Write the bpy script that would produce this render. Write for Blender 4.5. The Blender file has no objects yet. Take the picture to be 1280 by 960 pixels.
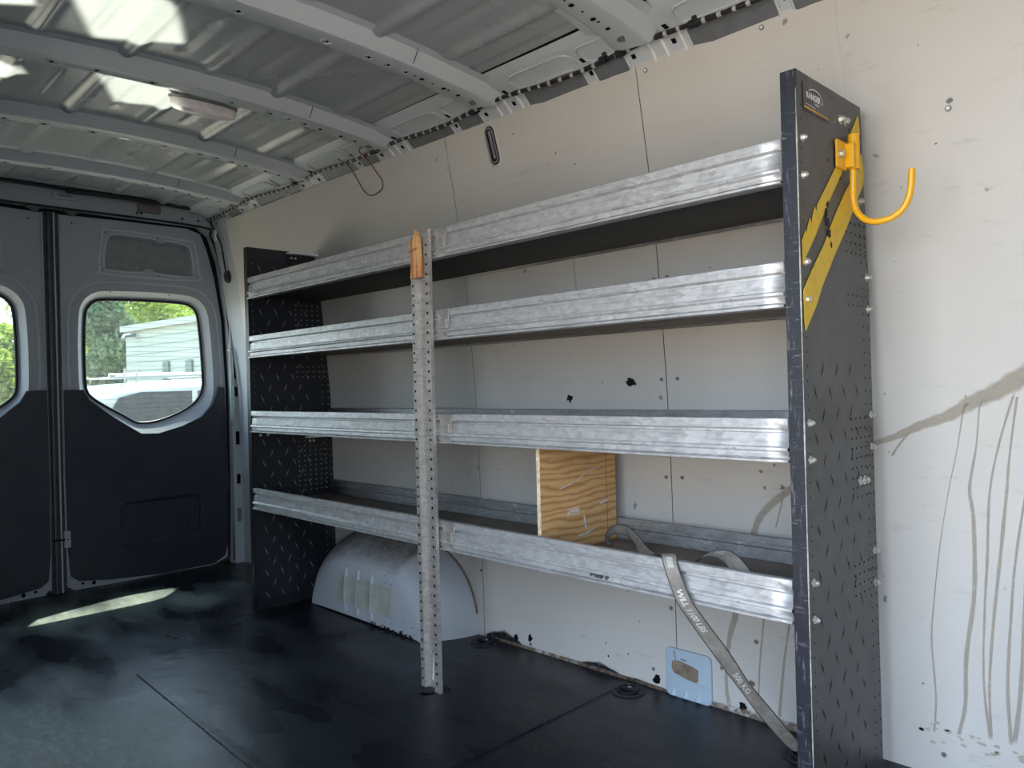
import bpy, bmesh, math, random
from mathutils import Vector, Matrix, Euler
random.seed(7)
SC = bpy.context.scene
COL = SC.collection
PI = math.pi

# ------------------------------------------------------------------ materials
def new_mat(name):
    m = bpy.data.materials.new(name); m.use_nodes = True
    nt = m.node_tree; b = nt.nodes['Principled BSDF']
    return m, nt, b
def N(nt, t, **kw):
    n = nt.nodes.new(t)
    for k, v in kw.items():
        if k in n.inputs: n.inputs[k].default_value = v
        else: setattr(n, k, v)
    return n
def coords(nt, scale=(1, 1, 1), rot=(0, 0, 0), kind='Object'):
    tc = N(nt, 'ShaderNodeTexCoord'); mp = N(nt, 'ShaderNodeMapping')
    mp.inputs['Scale'].default_value = scale; mp.inputs['Rotation'].default_value = rot
    nt.links.new(tc.outputs[kind], mp.inputs['Vector']); return mp.outputs['Vector']
def noise(nt, vec, scale, detail=4, rough=.55):
    n = N(nt, 'ShaderNodeTexNoise'); n.inputs['Scale'].default_value = scale
    n.inputs['Detail'].default_value = detail; n.inputs['Roughness'].default_value = rough
    nt.links.new(vec, n.inputs['Vector']); return n.outputs['Fac']
def ramp(nt, fac, stops):
    r = N(nt, 'ShaderNodeValToRGB'); e = r.color_ramp.elements
    while len(e) < len(stops): e.new(0.5)
    for i, (p, c) in enumerate(stops):
        e[i].position = p; e[i].color = (*c, 1) if len(c) == 3 else c
    nt.links.new(fac, r.inputs['Fac']); return r.outputs['Color']
def g(v): return (v, v, v)
def mix(nt, fac, a, b, mode='MIX'):
    m = N(nt, 'ShaderNodeMix'); m.data_type = 'RGBA'; m.blend_type = mode
    for s, val in ((0, fac), (6, a), (7, b)):
        if hasattr(val, 'is_linked') or isinstance(val, bpy.types.NodeSocket): nt.links.new(val, m.inputs[s])
        elif s == 0: m.inputs[s].default_value = val
        else: m.inputs[s].default_value = (*val, 1)
    return m.outputs[2]
def bump(nt, b, h, strength, dist=.002):
    n = N(nt, 'ShaderNodeBump'); n.inputs['Strength'].default_value = strength
    n.inputs['Distance'].default_value = dist
    nt.links.new(h, n.inputs['Height']); nt.links.new(n.outputs['Normal'], b.inputs['Normal'])
def flat(name, c, rough=.5, metal=0, spec=.5, var=.12, vs=30, coat=0):
    m, nt, b = new_mat(name); v = coords(nt)
    f = noise(nt, v, vs)
    col = ramp(nt, f, [(.3, tuple(x*(1-var) for x in c)), (.7, tuple(min(1, x*(1+var)) for x in c))])
    nt.links.new(col, b.inputs['Base Color']); b.inputs['Roughness'].default_value = rough
    b.inputs['Metallic'].default_value = metal; b.inputs['Specular IOR Level'].default_value = spec
    b.inputs['Coat Weight'].default_value = coat
    return m
M = {}
def mk_body(name, c, rough=.32):
    m, nt, b = new_mat(name); v = coords(nt)
    big = noise(nt, v, 1.6, 5); fine = noise(nt, v, 55, 6, .7)
    c1 = ramp(nt, big, [(.3, tuple(x*.9 for x in c)), (.7, c)])
    specks = ramp(nt, fine, [(.30, g(.55)), (.36, g(1))])
    nt.links.new(mix(nt, .5, c1, specks, 'MULTIPLY'), b.inputs['Base Color'])
    nt.links.new(ramp(nt, big, [(.3, g(rough)), (.7, g(rough+.14))]), b.inputs['Roughness'])
    bump(nt, b, noise(nt, v, 9, 2), .25, .004)
    return m
M['body'] = mk_body('grey_body_paint', (.385, .42, .46))
M['roof'] = mk_body('grey_roof_paint', (.335, .37, .395), .20)
M['rib'] = mk_body('pale_grey_bow_paint', (.52, .565, .605), .34)
M['cavity'] = flat('dark_grey_cavity', (.13, .14, .155), .5)
M['recess'] = flat('door_cavity_paint', (.25, .26, .28), .5)
M['black'] = flat('hole_black', (.004, .004, .005), .7, spec=.1)
M['gap'] = flat('grey_black_door_edge', (.045, .048, .058), .4, var=.3)
M['seal'] = flat('black_rubber_seal', (.012, .013, .017), .5, spec=.4)
# wall panel board
def mk_panel():
    m, nt, b = new_mat('grey_wall_board'); v = coords(nt)
    big = noise(nt, v, 1.1, 6, .6)
    c = ramp(nt, big, [(.25, (.50, .480, .445)), (.75, (.60, .585, .55))])
    st = noise(nt, coords(nt, (2.2, 1, 9)), 3.2, 8, .72)      # faint horizontal scuffs
    c = mix(nt, .55, c, ramp(nt, st, [(.28, g(.62)), (.40, g(1))]), 'MULTIPLY')
    sp = noise(nt, coords(nt), 24, 3, .5)
    c = mix(nt, .75, c, ramp(nt, sp, [(.235, g(.25)), (.27, g(1))]), 'MULTIPLY')
    li = noise(nt, coords(nt, (3, 1, 14), (0, .15, 0)), 5, 8, .8)
    c = mix(nt, ramp(nt, li, [(.70, g(0)), (.78, g(.5))]), c, (.8, .79, .77))
    nt.links.new(c, b.inputs['Base Color']); b.inputs['Roughness'].default_value = .42
    bump(nt, b, noise(nt, v, 160, 3), .12, .001)
    return m
M['panel'] = mk_panel()
# rubber floor
def mk_floor():
    m, nt, b = new_mat('black_rubber_mat'); v = coords(nt)
    ng = noise(nt, v, 2.6, 8, .62)
    n2 = noise(nt, coords(nt, (1, 2.6, 1), (0, 0, .5)), 2.2, 3, .5)
    c = ramp(nt, ng, [(.35, (.004, .006, .010)), (.65, (.009, .012, .017))])
    c = mix(nt, ramp(nt, n2, [(.45, g(0)), (.85, g(.4))]), c, (.045, .052, .05))
    # dusty open half, painted paler for the windows' reflected glow
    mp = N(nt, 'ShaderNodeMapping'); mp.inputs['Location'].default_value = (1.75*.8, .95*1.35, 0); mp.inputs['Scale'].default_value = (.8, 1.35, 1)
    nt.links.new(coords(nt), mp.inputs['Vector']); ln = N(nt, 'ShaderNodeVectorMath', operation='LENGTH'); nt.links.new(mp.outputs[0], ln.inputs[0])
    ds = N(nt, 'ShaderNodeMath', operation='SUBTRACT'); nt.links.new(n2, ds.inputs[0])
    mp2 = N(nt, 'ShaderNodeMapping'); mp2.inputs['Location'].default_value = (2.95*1.5, .40*.9, 0); mp2.inputs['Scale'].default_value = (1.5, .9, 1)  # second pale zone, painted in to brighten the sun patch
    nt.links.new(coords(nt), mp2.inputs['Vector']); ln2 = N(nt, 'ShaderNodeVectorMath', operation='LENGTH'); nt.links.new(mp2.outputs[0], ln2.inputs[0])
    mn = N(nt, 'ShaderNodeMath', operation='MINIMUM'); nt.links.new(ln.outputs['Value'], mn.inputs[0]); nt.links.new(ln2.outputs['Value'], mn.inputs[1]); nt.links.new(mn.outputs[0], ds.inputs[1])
    dust_sheen = ramp(nt, ds.outputs[0], [(-.0, g(0)), (.5, g(1))])
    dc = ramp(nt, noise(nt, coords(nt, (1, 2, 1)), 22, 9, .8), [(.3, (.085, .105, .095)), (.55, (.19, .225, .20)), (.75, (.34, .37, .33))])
    c = mix(nt, dust_sheen, c, dc)
    sc = noise(nt, coords(nt, (14, 1.5, 1), (0, 0, .9)), 6, 8, .8)
    c = mix(nt, ramp(nt, sc, [(.68, g(0)), (.74, g(.35))]), c, (.10, .11, .105))
    nt.links.new(c, b.inputs['Base Color'])
    nt.links.new(mix(nt, dust_sheen, ramp(nt, n2, [(.35, g(.20)), (.70, g(.42))]), g(.5)), b.inputs['Roughness'])
    b.inputs['Specular IOR Level'].default_value = .34
    w = N(nt, 'ShaderNodeTexWave'); w.inputs['Scale'].default_value = 60; w.inputs['Distortion'].default_value = 0
    nt.links.new(coords(nt, (1, 1, 1), (0, 0, .78)), w.inputs['Vector'])
    w2 = N(nt, 'ShaderNodeTexWave'); w2.inputs['Scale'].default_value = 60
    nt.links.new(coords(nt, (1, 1, 1), (0, 0, -.78)), w2.inputs['Vector'])
    ad = N(nt, 'ShaderNodeMath', operation='ADD'); nt.links.new(w.outputs['Fac'], ad.inputs[0]); nt.links.new(w2.outputs['Fac'], ad.inputs[1])
    b1 = N(nt, 'ShaderNodeBump'); b1.inputs['Strength'].default_value = .18; b1.inputs['Distance'].default_value = .001
    nt.links.new(ad.outputs[0], b1.inputs['Height'])
    b2 = N(nt, 'ShaderNodeBump'); b2.inputs['Strength'].default_value = .45; b2.inputs['Distance'].default_value = .006
    nt.links.new(noise(nt, v, 7, 6), b2.inputs['Height']); nt.links.new(b1.outputs['Normal'], b2.inputs['Normal'])
    nt.links.new(b2.outputs['Normal'], b.inputs['Normal'])
    return m
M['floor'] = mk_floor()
def mk_galv(name, lo, hi, warm=(1, 1, 1), metal=.55, rough=.42):
    m, nt, b = new_mat(name); v = coords(nt)
    vo = N(nt, 'ShaderNodeTexVoronoi'); vo.inputs['Scale'].default_value = 90
    nt.links.new(coords(nt, (.6, 1, 1)), vo.inputs['Vector'])
    sp = ramp(nt, vo.outputs['Color'], [(.0, tuple(lo*w for w in warm)), (1, tuple(hi*w for w in warm))])
    stz = noise(nt, coords(nt, (1.2, 6, 12)), 7, 8, .75)
    c = mix(nt, .7, sp, ramp(nt, stz, [(.32, g(.5)), (.50, g(1))]), 'MULTIPLY')
    wh = noise(nt, coords(nt, (1, 1, 2)), 17, 7, .75)
    c = mix(nt, ramp(nt, wh, [(.58, g(0)), (.72, g(.75))]), c, (.86, .86, .85))
    dk = noise(nt, coords(nt, (1, 1, 1.5)), 31, 5, .8)
    c = mix(nt, .8, c, ramp(nt, dk, [(.27, g(.25)), (.33, g(1))]), 'MULTIPLY')
    nt.links.new(c, b.inputs['Base Color']); b.inputs['Metallic'].default_value = metal
    nt.links.new(ramp(nt, wh, [(.3, g(rough-.08)), (.7, g(rough+.15))]), b.inputs['Roughness'])
    bump(nt, b, stz, .25, .002)
    return m
M['galv'] = mk_galv('galvanised_steel', .50, .70)
M['post'] = mk_galv('post_steel', .42, .56, (1.06, 1, .93))
M['tray'] = flat('dark_tray_underside', (.030, .029, .028), .6, var=.25, vs=12)
M['tray_brown'] = flat('brown_tray_board', (.13, .105, .085), .6, var=.35, vs=9)
M['rear_rail'] = mk_galv('dull_rear_rail_steel', .34, .48)
def mk_black_plate(name, c, rough, scratch=.35, t1=.60, t2=.62):
    m, nt, b = new_mat(name); v = coords(nt)
    f = noise(nt, v, 6, 8, .7)
    col = ramp(nt, f, [(.3, tuple(x*.65 for x in c)), (.72, tuple(x*1.35 for x in c))])
    s1 = noise(nt, coords(nt, (20, 20, 2.2), (.3, 0, 0)), 5, 9, .85)
    s2 = noise(nt, coords(nt, (6, 6, 40), (.2, .1, 0)), 3, 9, .85)
    col = mix(nt, ramp(nt, s1, [(t1, g(0)), (t1+.13, g(scratch))]), col, (.55, .56, .58))
    col = mix(nt, ramp(nt, s2, [(t2, g(0)), (t2+.13, g(scratch))]), col, (.55, .56, .58))
    nt.links.new(col, b.inputs['Base Color']); b.inputs['Roughness'].default_value = rough
    bump(nt, b, f, .2, .001); return m
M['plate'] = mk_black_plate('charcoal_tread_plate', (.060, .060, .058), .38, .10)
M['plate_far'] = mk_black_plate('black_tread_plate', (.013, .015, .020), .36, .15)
M['flange'] = mk_black_plate('scuffed_blue_black_flange', (.016, .019, .027), .36, .6, .565, .575)
M['worn'] = flat('worn_bare_edge', (.50, .47, .43), .5, .3, var=.4, vs=80)
M['tread'] = flat('tread_mark_dark', (.006, .006, .007), .5, spec=.2)
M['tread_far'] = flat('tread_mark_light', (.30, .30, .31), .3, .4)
M['hole_far'] = flat('light_through_hole', (.34, .36, .33), .6)  # pale disc colour stands for light showing through
def mk_yellow():
    m, nt, b = new_mat('yellow_vinyl'); v = coords(nt)
    f = noise(nt, v, 26, 8, .75)
    c = ramp(nt, f, [(.30, (.42, .22, .01)), (.38, (.74, .47, .01)), (.66, (.84, .56, .015)), (.74, (.74, .62, .25))])
    nt.links.new(c, b.inputs['Base Color']); b.inputs['Roughness'].default_value = .4; return m
M['yellow'] = mk_yellow()
def mk_hook():
    m, nt, b = new_mat('orange_yellow_enamel'); v = coords(nt)
    f = noise(nt, v, 30, 8, .8)
    c = ramp(nt, f, [(.24, (.30, .10, .02)), (.31, (.85, .40, .01)), (.7, (.90, .48, .01))])
    nt.links.new(c, b.inputs['Base Color']); b.inputs['Roughness'].default_value = .28
    b.inputs['Coat Weight'].default_value = .3; return m
M['hook'] = mk_hook()
M['bolt'] = flat('zinc_bolt', (.62, .61, .57), .3, .7, vs=120)
M['white'] = flat('white_print', (.80, .80, .80), .5)
M['gold'] = flat('gold_print', (.72, .38, .06), .5)
M['decal_black'] = flat('glossy_black_label', (.030, .029, .030), .22)
def mk_ply(name, ca, cb, cd, sc=(1, 3, 14)):
    m, nt, b = new_mat(name)
    w = N(nt, 'ShaderNodeTexWave'); w.wave_type = 'BANDS'; w.bands_direction = 'Z'
    w.inputs['Scale'].default_value = 15; w.inputs['Distortion'].default_value = 11
    w.inputs['Detail'].default_value = 3; w.inputs['Detail Scale'].default_value = .9
    nt.links.new(coords(nt, sc), w.inputs['Vector'])
    c = ramp(nt, w.outputs['Fac'], [(.0, cd), (.22, ca), (.8, cb)])
    f = noise(nt, coords(nt, (3, 8, 60)), 2, 8, .7)
    c = mix(nt, .5, c, ramp(nt, f, [(.3, g(.72)), (.6, g(1))]), 'MULTIPLY')
    k = noise(nt, coords(nt, (1, 1, 1)), 5, 7, .7)
    c = mix(nt, ramp(nt, k, [(.66, g(0)), (.74, g(.45))]), c, (.72, .62, .50))
    nt.links.new(c, b.inputs['Base Color']); b.inputs['Roughness'].default_value = .6; return m
M['ply'] = mk_ply('plywood_face', (.56, .32, .125), (.66, .40, .175), (.44, .22, .075), (1, .25, 1))
M['ply_edge'] = flat('plywood_edge', (.72, .60, .42), .8, var=.3, vs=90)
M['stick'] = mk_ply('fresh_split_pine', (.62, .28, .10), (.76, .42, .18), (.42, .17, .06), (3.0, 1, .06))
M['ply_line'] = flat('saw_line', (.20, .10, .04), .8)
def mk_web():
    m, nt, b = new_mat('grey_brown_webbing'); v = coords(nt)
    c = ramp(nt, noise(nt, v, 14, 8, .7), [(.35, (.17, .155, .13)), (.65, (.36, .33, .285))])
    nt.links.new(c, b.inputs['Base Color']); b.inputs['Roughness'].default_value = .85
    bump(nt, b, noise(nt, v, 420, 2), .6, .001); return m
M['web'] = mk_web()
M['webprint'] = flat('worn_white_print', (.62, .60, .56), .7)
M['web_edge'] = flat('webbing_dark_edge', (.06, .055, .05), .8)
M['trim'] = flat('dark_plastic_trim', (.022, .026, .038), .45, var=.18, vs=6)
M['plastic_grey'] = flat('grey_plastic', (.20, .20, .21), .5)
M['cap'] = flat('brown_grey_cap', (.17, .14, .14), .5)
M['lens'] = flat('milky_lamp_lens', (.78, .72, .72), .3)
M['arch'] = mk_body('blue_grey_arch_paint', (.50, .53, .57), .4)
M['bluemetal'] = mk_body('pale_blue_body_metal', (.42, .52, .60), .38)
M['mud'] = flat('dry_brown_mud', (.20, .15, .105), .9, var=.4)
M['mud_pale'] = flat('pale_dry_mud', (.40, .36, .30), .9)
M['tape'] = flat('yellowed_tape', (.44, .46, .40), .35)
M['red'] = flat('red_wire_jacket', (.15, .02, .025), .5)
M['chrome'] = flat('green_lit_bare_strap', (.55, .62, .55), .25, .7)  # green window light is tinted into this metal colour
def mk_loom():
    m, nt, b = new_mat('taped_cable_loom')
    w = N(nt, 'ShaderNodeTexWave'); w.inputs['Scale'].default_value = 7.5; w.inputs['Distortion'].default_value = 1.5
    nt.links.new(coords(nt, (1, .6, .6)), w.inputs['Vector'])
    c = ramp(nt, w.outputs['Fac'], [(.70, (.014, .014, .016)), (.80, (.014, .014, .016)), (.86, (.42, .41, .39))])
    far = ramp(nt, noise(nt, coords(nt), 40, 4), [(.4, (.012, .012, .014)), (.75, (.05, .05, .052))])
    sx = N(nt, 'ShaderNodeSeparateXYZ'); tc = N(nt, 'ShaderNodeTexCoord'); nt.links.new(tc.outputs['Object'], sx.inputs[0])
    gt = N(nt, 'ShaderNodeMath', operation='GREATER_THAN'); nt.links.new(sx.outputs[0], gt.inputs[0]); gt.inputs[1].default_value = -.62
    nt.links.new(mix(nt, gt.outputs[0], far, c), b.inputs['Base Color']); b.inputs['Roughness'].default_value = .45
    return m
M['loom'] = mk_loom()
def mk_smear(name, col, strength, nscale=30, lo=.35, hi=.6):
    m, nt, b = new_mat(name)
    a = N(nt, 'ShaderNodeAttribute'); a.attribute_name = 'fade'
    n = ramp(nt, noise(nt, coords(nt), nscale, 8, .7), [(lo, g(0)), (hi, g(1))])
    m1 = N(nt, 'ShaderNodeMath', operation='MULTIPLY'); nt.links.new(a.outputs['Fac'], m1.inputs[0]); nt.links.new(n, m1.inputs[1])
    m2 = N(nt, 'ShaderNodeMath', operation='MULTIPLY'); nt.links.new(m1.outputs[0], m2.inputs[0]); m2.inputs[1].default_value = strength
    b.inputs['Base Color'].default_value = (*col, 1); b.inputs['Roughness'].default_value = .7
    nt.links.new(m2.outputs[0], b.inputs['Alpha']); return m
M['streak'] = mk_smear('mud_run', (.40, .345, .27), .62, 60, .10, .5)
M['overspray'] = mk_smear('black_overspray', (.006, .006, .008), 1.0, 50, .25, .45)
M['grime'] = mk_smear('edge_grime', (.17, .125, .09), .85, 45, .35, .55)
M['archgrime'] = mk_smear('dusty_brown_film', (.24, .20, .16), .8, 9, .30, .60)
M['blackdrop'] = flat('black_paint_spot', (.006, .006, .007), .3)
def mk_glass():
    m, nt, b = new_mat('dusty_window_glass'); out = nt.nodes['Material Output']
    tr = N(nt, 'ShaderNodeBsdfTransparent'); tr.inputs['Color'].default_value = (.86, .95, .90, 1)
    gl = N(nt, 'ShaderNodeBsdfGlossy'); gl.inputs['Roughness'].default_value = .05
    df = N(nt, 'ShaderNodeBsdfTranslucent'); df.inputs['Color'].default_value = (.75, .82, .78, 1)
    s1 = N(nt, 'ShaderNodeMixShader'); nt.links.new(tr.outputs[0], s1.inputs[1]); nt.links.new(gl.outputs[0], s1.inputs[2]); s1.inputs[0].default_value = .05
    sz = N(nt, 'ShaderNodeSeparateXYZ'); tc = N(nt, 'ShaderNodeTexCoord'); nt.links.new(tc.outputs['Object'], sz.inputs[0])
    mr = N(nt, 'ShaderNodeMapRange'); nt.links.new(sz.outputs[2], mr.inputs[0])
    mr.inputs[1].default_value = 1.12; mr.inputs[2].default_value = .80; mr.inputs[3].default_value = .03; mr.inputs[4].default_value = .035
    nz = ramp(nt, noise(nt, coords(nt, (1, 3, 1)), 16, 8, .75), [(.3, g(.35)), (.75, g(1.5))])
    mu = N(nt, 'ShaderNodeMath', operation='MULTIPLY'); nt.links.new(mr.outputs[0], mu.inputs[0]); nt.links.new(nz, mu.inputs[1])
    s2 = N(nt, 'ShaderNodeMixShader'); nt.links.new(mu.outputs[0], s2.inputs[0]); nt.links.new(s1.outputs[0], s2.inputs[1]); nt.links.new(df.outputs[0], s2.inputs[2])
    nt.links.new(s2.outputs[0], out.inputs['Surface']); return m
M['glass'] = mk_glass()
M['heat'] = flat('heater_line', (.10, .10, .09), .6)

# ------------------------------------------------------------------ mesh helpers
class MB:
    """collects geometry for one mesh object"""
    def __init__(s): s.v = []; s.f = []; s.m = []; s.fade = None
    def add(s, vs, fs, mi=0):
        o = len(s.v); s.v += [tuple(v) for v in vs]
        s.f += [tuple(i+o for i in f) for f in fs]; s.m += [mi]*len(fs); return o
    def box(s, a, b, mi=0):
        x0, y0, z0 = a; x1, y1, z1 = b
        s.add([(x0,y0,z0),(x1,y0,z0),(x1,y1,z0),(x0,y1,z0),(x0,y0,z1),(x1,y0,z1),(x1,y1,z1),(x0,y1,z1)],
              [(0,3,2,1),(4,5,6,7),(0,1,5,4),(1,2,6,5),(2,3,7,6),(3,0,4,7)], mi)
    def cyl(s, c, axis, r, h, n=16, mi=0, r2=None):
        c = Vector(c); ax = Vector(axis).normalized(); r2 = r if r2 is None else r2
        u = ax.orthogonal().normalized(); w = ax.cross(u); vs = []
        for k, (rr, hh) in enumerate(((r, 0), (r2, h))):
            for i in range(n):
                t = 2*PI*i/n; vs.append(c+ax*hh+(u*math.cos(t)+w*math.sin(t))*rr)
        fs = [(i, (i+1) % n, n+(i+1) % n, n+i) for i in range(n)]+[tuple(range(n-1, -1, -1)), tuple(range(n, 2*n))]
        s.add(vs, fs, mi)
    def tube(s, pts, r, n=8, mi=0, closed=False, flat=None):
        pts = [Vector(p) for p in pts]; L = len(pts); vs = []; up = Vector((.13, .21, 1)).normalized()
        for i, p in enumerate(pts):
            a = pts[(i-1) % L] if closed or i else p; b = pts[(i+1) % L] if closed or i < L-1 else p
            t = (b-a).normalized() if (b-a).length > 1e-9 else Vector((0, 0, 1))
            if flat: u = Vector(flat)
            else:
                u = up-t*up.dot(t); u = u.normalized() if u.length > .05 else t.orthogonal().normalized()
                up = u
            w = t.cross(u).normalized(); rr = r[i] if isinstance(r, (list, tuple)) else r
            for k in range(n):
                q = 2*PI*k/n; vs.append(p+(u*math.cos(q)+w*math.sin(q))*rr)
        fs = []
        for i in range(L if closed else L-1):
            j = (i+1) % L
            for k in range(n): fs.append((i*n+k, i*n+(k+1) % n, j*n+(k+1) % n, j*n+k))
        if not closed: fs += [tuple(range(n-1, -1, -1)), tuple(range((L-1)*n, L*n))]
        s.add(vs, fs, mi)
    def extrude_x(s, prof, x0, x1, mi=0, closed=False, nx=1):
        """profile of (y, z) points swept along x"""
        n = len(prof); vs = []
        for k in range(nx+1):
            x = x0+(x1-x0)*k/nx; vs += [(x, y, z) for y, z in prof]
        fs = []
        for k in range(nx):
            for i in range(n if closed else n-1):
                j = (i+1) % n; fs.append((k*n+i, k*n+j, (k+1)*n+j, (k+1)*n+i))
        s.add(vs, fs, mi)
    def loft(s, rings, mi=0, cap0=False, cap1=False):
        n = len(rings[0]); vs = [p for r in rings for p in r]; fs = []
        for k in range(len(rings)-1):
            for i in range(n): fs.append((k*n+i, k*n+(i+1) % n, (k+1)*n+(i+1) % n, (k+1)*n+i))
        if cap0: fs.append(tuple(range(n-1, -1, -1)))
        if cap1: fs.append(tuple(range((len(rings)-1)*n, len(rings)*n)))
        s.add(vs, fs, mi)
    def disc(s, c, nrm, r, n=10, mi=0, ry=None):
        c = Vector(c); nn = Vector(nrm).normalized(); u = nn.cross(Vector((0, 0, 1)))
        u = u.normalized() if u.length > .1 else Vector((1, 0, 0)); w = nn.cross(u); ry = ry or r
        s.add([c+u*math.cos(2*PI*i/n)*r+w*math.sin(2*PI*i/n)*ry for i in range(n)], [tuple(range(n))], mi)
    def build(s, name, mats, parent=None, smooth=False, bevel=0, solid=0, origin=None, angle=35):
        me = bpy.data.meshes.new(name)
        off = Vector(origin) if origin is not None else (rootpos(parent) if parent else Vector((0, 0, 0)))
        me.from_pydata([tuple(Vector(v)-off) for v in s.v], [], s.f)
        for m in (mats if isinstance(mats, (list, tuple)) else [mats]): me.materials.append(M[m] if isinstance(m, str) else m)
        for p, mi in zip(me.polygons, s.m): p.material_index = mi
        if s.fade is not None:
            at = me.attributes.new('fade', 'FLOAT', 'POINT')
            for i, a in enumerate(s.fade): at.data[i].value = a
        bm = bmesh.new(); bm.from_mesh(me)
        if s.fade is None: bmesh.ops.recalc_face_normals(bm, faces=bm.faces)
        bm.to_mesh(me); bm.free(); me.update()
        o = bpy.data.objects.new(name, me); COL.objects.link(o)
        if parent: o.parent = parent; o.location = off-rootpos(parent)
        else: o.location = off
        if smooth:
            for p in me.polygons: p.use_smooth = True
            try: me.set_sharp_from_angle(angle=math.radians(angle))
            except Exception: pass
        if solid:
            md = o.modifiers.new('s', 'SOLIDIFY'); md.thickness = solid; md.offset = 0
        if bevel:
            md = o.modifiers.new('b', 'BEVEL'); md.width = bevel; md.segments = 2; md.limit_method = 'ANGLE'; md.angle_limit = math.radians(40)
        return o
def rootpos(o):
    p = Vector((0, 0, 0))
    while o: p += Vector(o.location); o = o.parent
    return p
def thing(name, label, cat, loc=(0, 0, 0), group=None, kind=None):
    o = bpy.data.objects.new(name, None); o.empty_display_size = .05; COL.objects.link(o); o.location = loc
    tag(o, label, cat, group, kind); return o
def tag(o, label=None, cat=None, group=None, kind=None):
    if label: o['label'] = label
    if cat: o['category'] = cat
    if group: o['group'] = group
    if kind: o['kind'] = kind
    return o
def struct(o, label=None, cat=None): o['kind'] = 'structure'; return tag(o, label, cat)
def cr(pts, n=8, closed=True):
    """Catmull-Rom through points"""
    P = [Vector(p) for p in pts]; L = len(P); out = []
    for i in range(L if closed else L-1):
        if closed: a, b, c, d = P[i-1], P[i], P[(i+1) % L], P[(i+2) % L]
        else: a, b, c, d = P[max(i-1, 0)], P[i], P[i+1], P[min(i+2, L-1)]
        for k in range(n):
            t = k/n
            out.append(.5*((2*b)+(c-a)*t+(2*a-5*b+4*c-d)*t*t+(3*b-a-3*c+d)*t**3))
    if not closed: out.append(P[-1])
    return out
def offset2(pts, d):
    """offset a closed 2-D loop outwards by d (either winding)"""
    n = len(pts); A = sum(pts[i][0]*pts[(i+1) % n][1]-pts[(i+1) % n][0]*pts[i][1] for i in range(n))
    sg = 1 if A > 0 else -1; out = []
    for i in range(n):
        a, b = Vector(pts[i-1][:2]), Vector(pts[(i+1) % n][:2]); t = (b-a).normalized()
        out.append((pts[i][0]+t.y*d*sg, pts[i][1]-t.x*d*sg))
    return out
def rrect(y0, z0, y1, z1, r, n=6):
    out = []
    for cx, cy, a0 in ((y1-r, z1-r, 0), (y0+r, z1-r, 90), (y0+r, z0+r, 180), (y1-r, z0+r, 270)):
        for k in range(n+1):
            a = math.radians(a0+90*k/n); out.append((cx+r*math.cos(a), cy+r*math.sin(a)))
    return out
def plate_holes(mb, outer, holes, xf, xb, mi=0):
    """plate in the YZ plane with real holes: front face at xf, back at xb, with edge walls"""
    bm = bmesh.new(); edges = []
    for loop in [outer]+holes:
        vs = [bm.verts.new((xf, p[0], p[1])) for p in loop]
        for i in range(len(vs)): edges.append(bm.edges.new((vs[i], vs[(i+1) % len(vs)])))
    bmesh.ops.triangle_fill(bm, edges=edges, use_beauty=True, use_dissolve=False)
    bm.verts.index_update(); V = [v.co.copy() for v in bm.verts]; F = [tuple(v.index for v in f.verts) for f in bm.faces]; bm.free()
    mb.add(V, F, mi)
    for loop in [outer]+holes:
        n = len(loop); mb.add([(xf, a, b) for a, b in loop]+[(xb, a, b) for a, b in loop],
                              [(i, (i+1) % n, n+(i+1) % n, n+i) for i in range(n)], mi)
def text_mesh(s, size, bold=0):
    cu = bpy.data.curves.new('t', 'FONT'); cu.body = s; cu.size = size; cu.offset = bold; cu.resolution_u = 3
    ob = bpy.data.objects.new('t', cu); COL.objects.link(ob)
    dg = bpy.context.evaluated_depsgraph_get(); me = bpy.data.meshes.new_from_object(ob.evaluated_get(dg))
    V = [v.co.copy() for v in me.vertices]; F = [tuple(p.vertices) for p in me.polygons]
    bpy.data.objects.remove(ob); bpy.data.curves.remove(cu); bpy.data.meshes.remove(me)
    return V, F

def interp(x, X, Y):
    if x <= X[0]: return Y[0]
    for i in range(1, len(X)):
        if x <= X[i]: return Y[i-1]+(Y[i]-Y[i-1])*(x-X[i-1])/(X[i]-X[i-1])
    return Y[-1]
ZP = [-.1, 0, .41, .7, .95, 1.31, 1.58, 1.876, 2.0]; YP = [.462, .462, .462, .457, .446, .416, .382, .327, .300]
XT = [-3.6, -3.07, -2.4, -1.1, 0, 2]; YT = [.062, .060, .052, .02, 0, 0]
def wy(x, z): return interp(z, ZP, YP)-interp(x, XT, YT)

# ------------------------------------------------------------------ floor
mb = MB()
nx, ny = 120, 46
X0, X1, Y0, Y1 = -3.52, 1.55, -1.47, .48
mb.box((X0, Y0, -.06), (X1, Y1, 0))
# mat seams: shallow raised lips
for (a, b) in (((-.765, -1.4), (-.765, .43)), ((-2.05, -.616), (-1.0, -.648))):
    a = Vector((*a, 0)); b = Vector((*b, 0)); t = (b-a).normalized(); w = Vector((-t.y, t.x, 0))
    prof = [(-.009, -.001), (-.004, .0035), (.004, .0035), (.009, -.001)]
    mb.add([a+w*p[0]+Vector((0, 0, p[1])) for p in prof]+[b+w*p[0]+Vector((0, 0, p[1])) for p in prof],
           [(0, 1, 5, 4), (1, 2, 6, 5), (2, 3, 7, 6)])
floor = struct(mb.build('floor', 'floor'))
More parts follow.
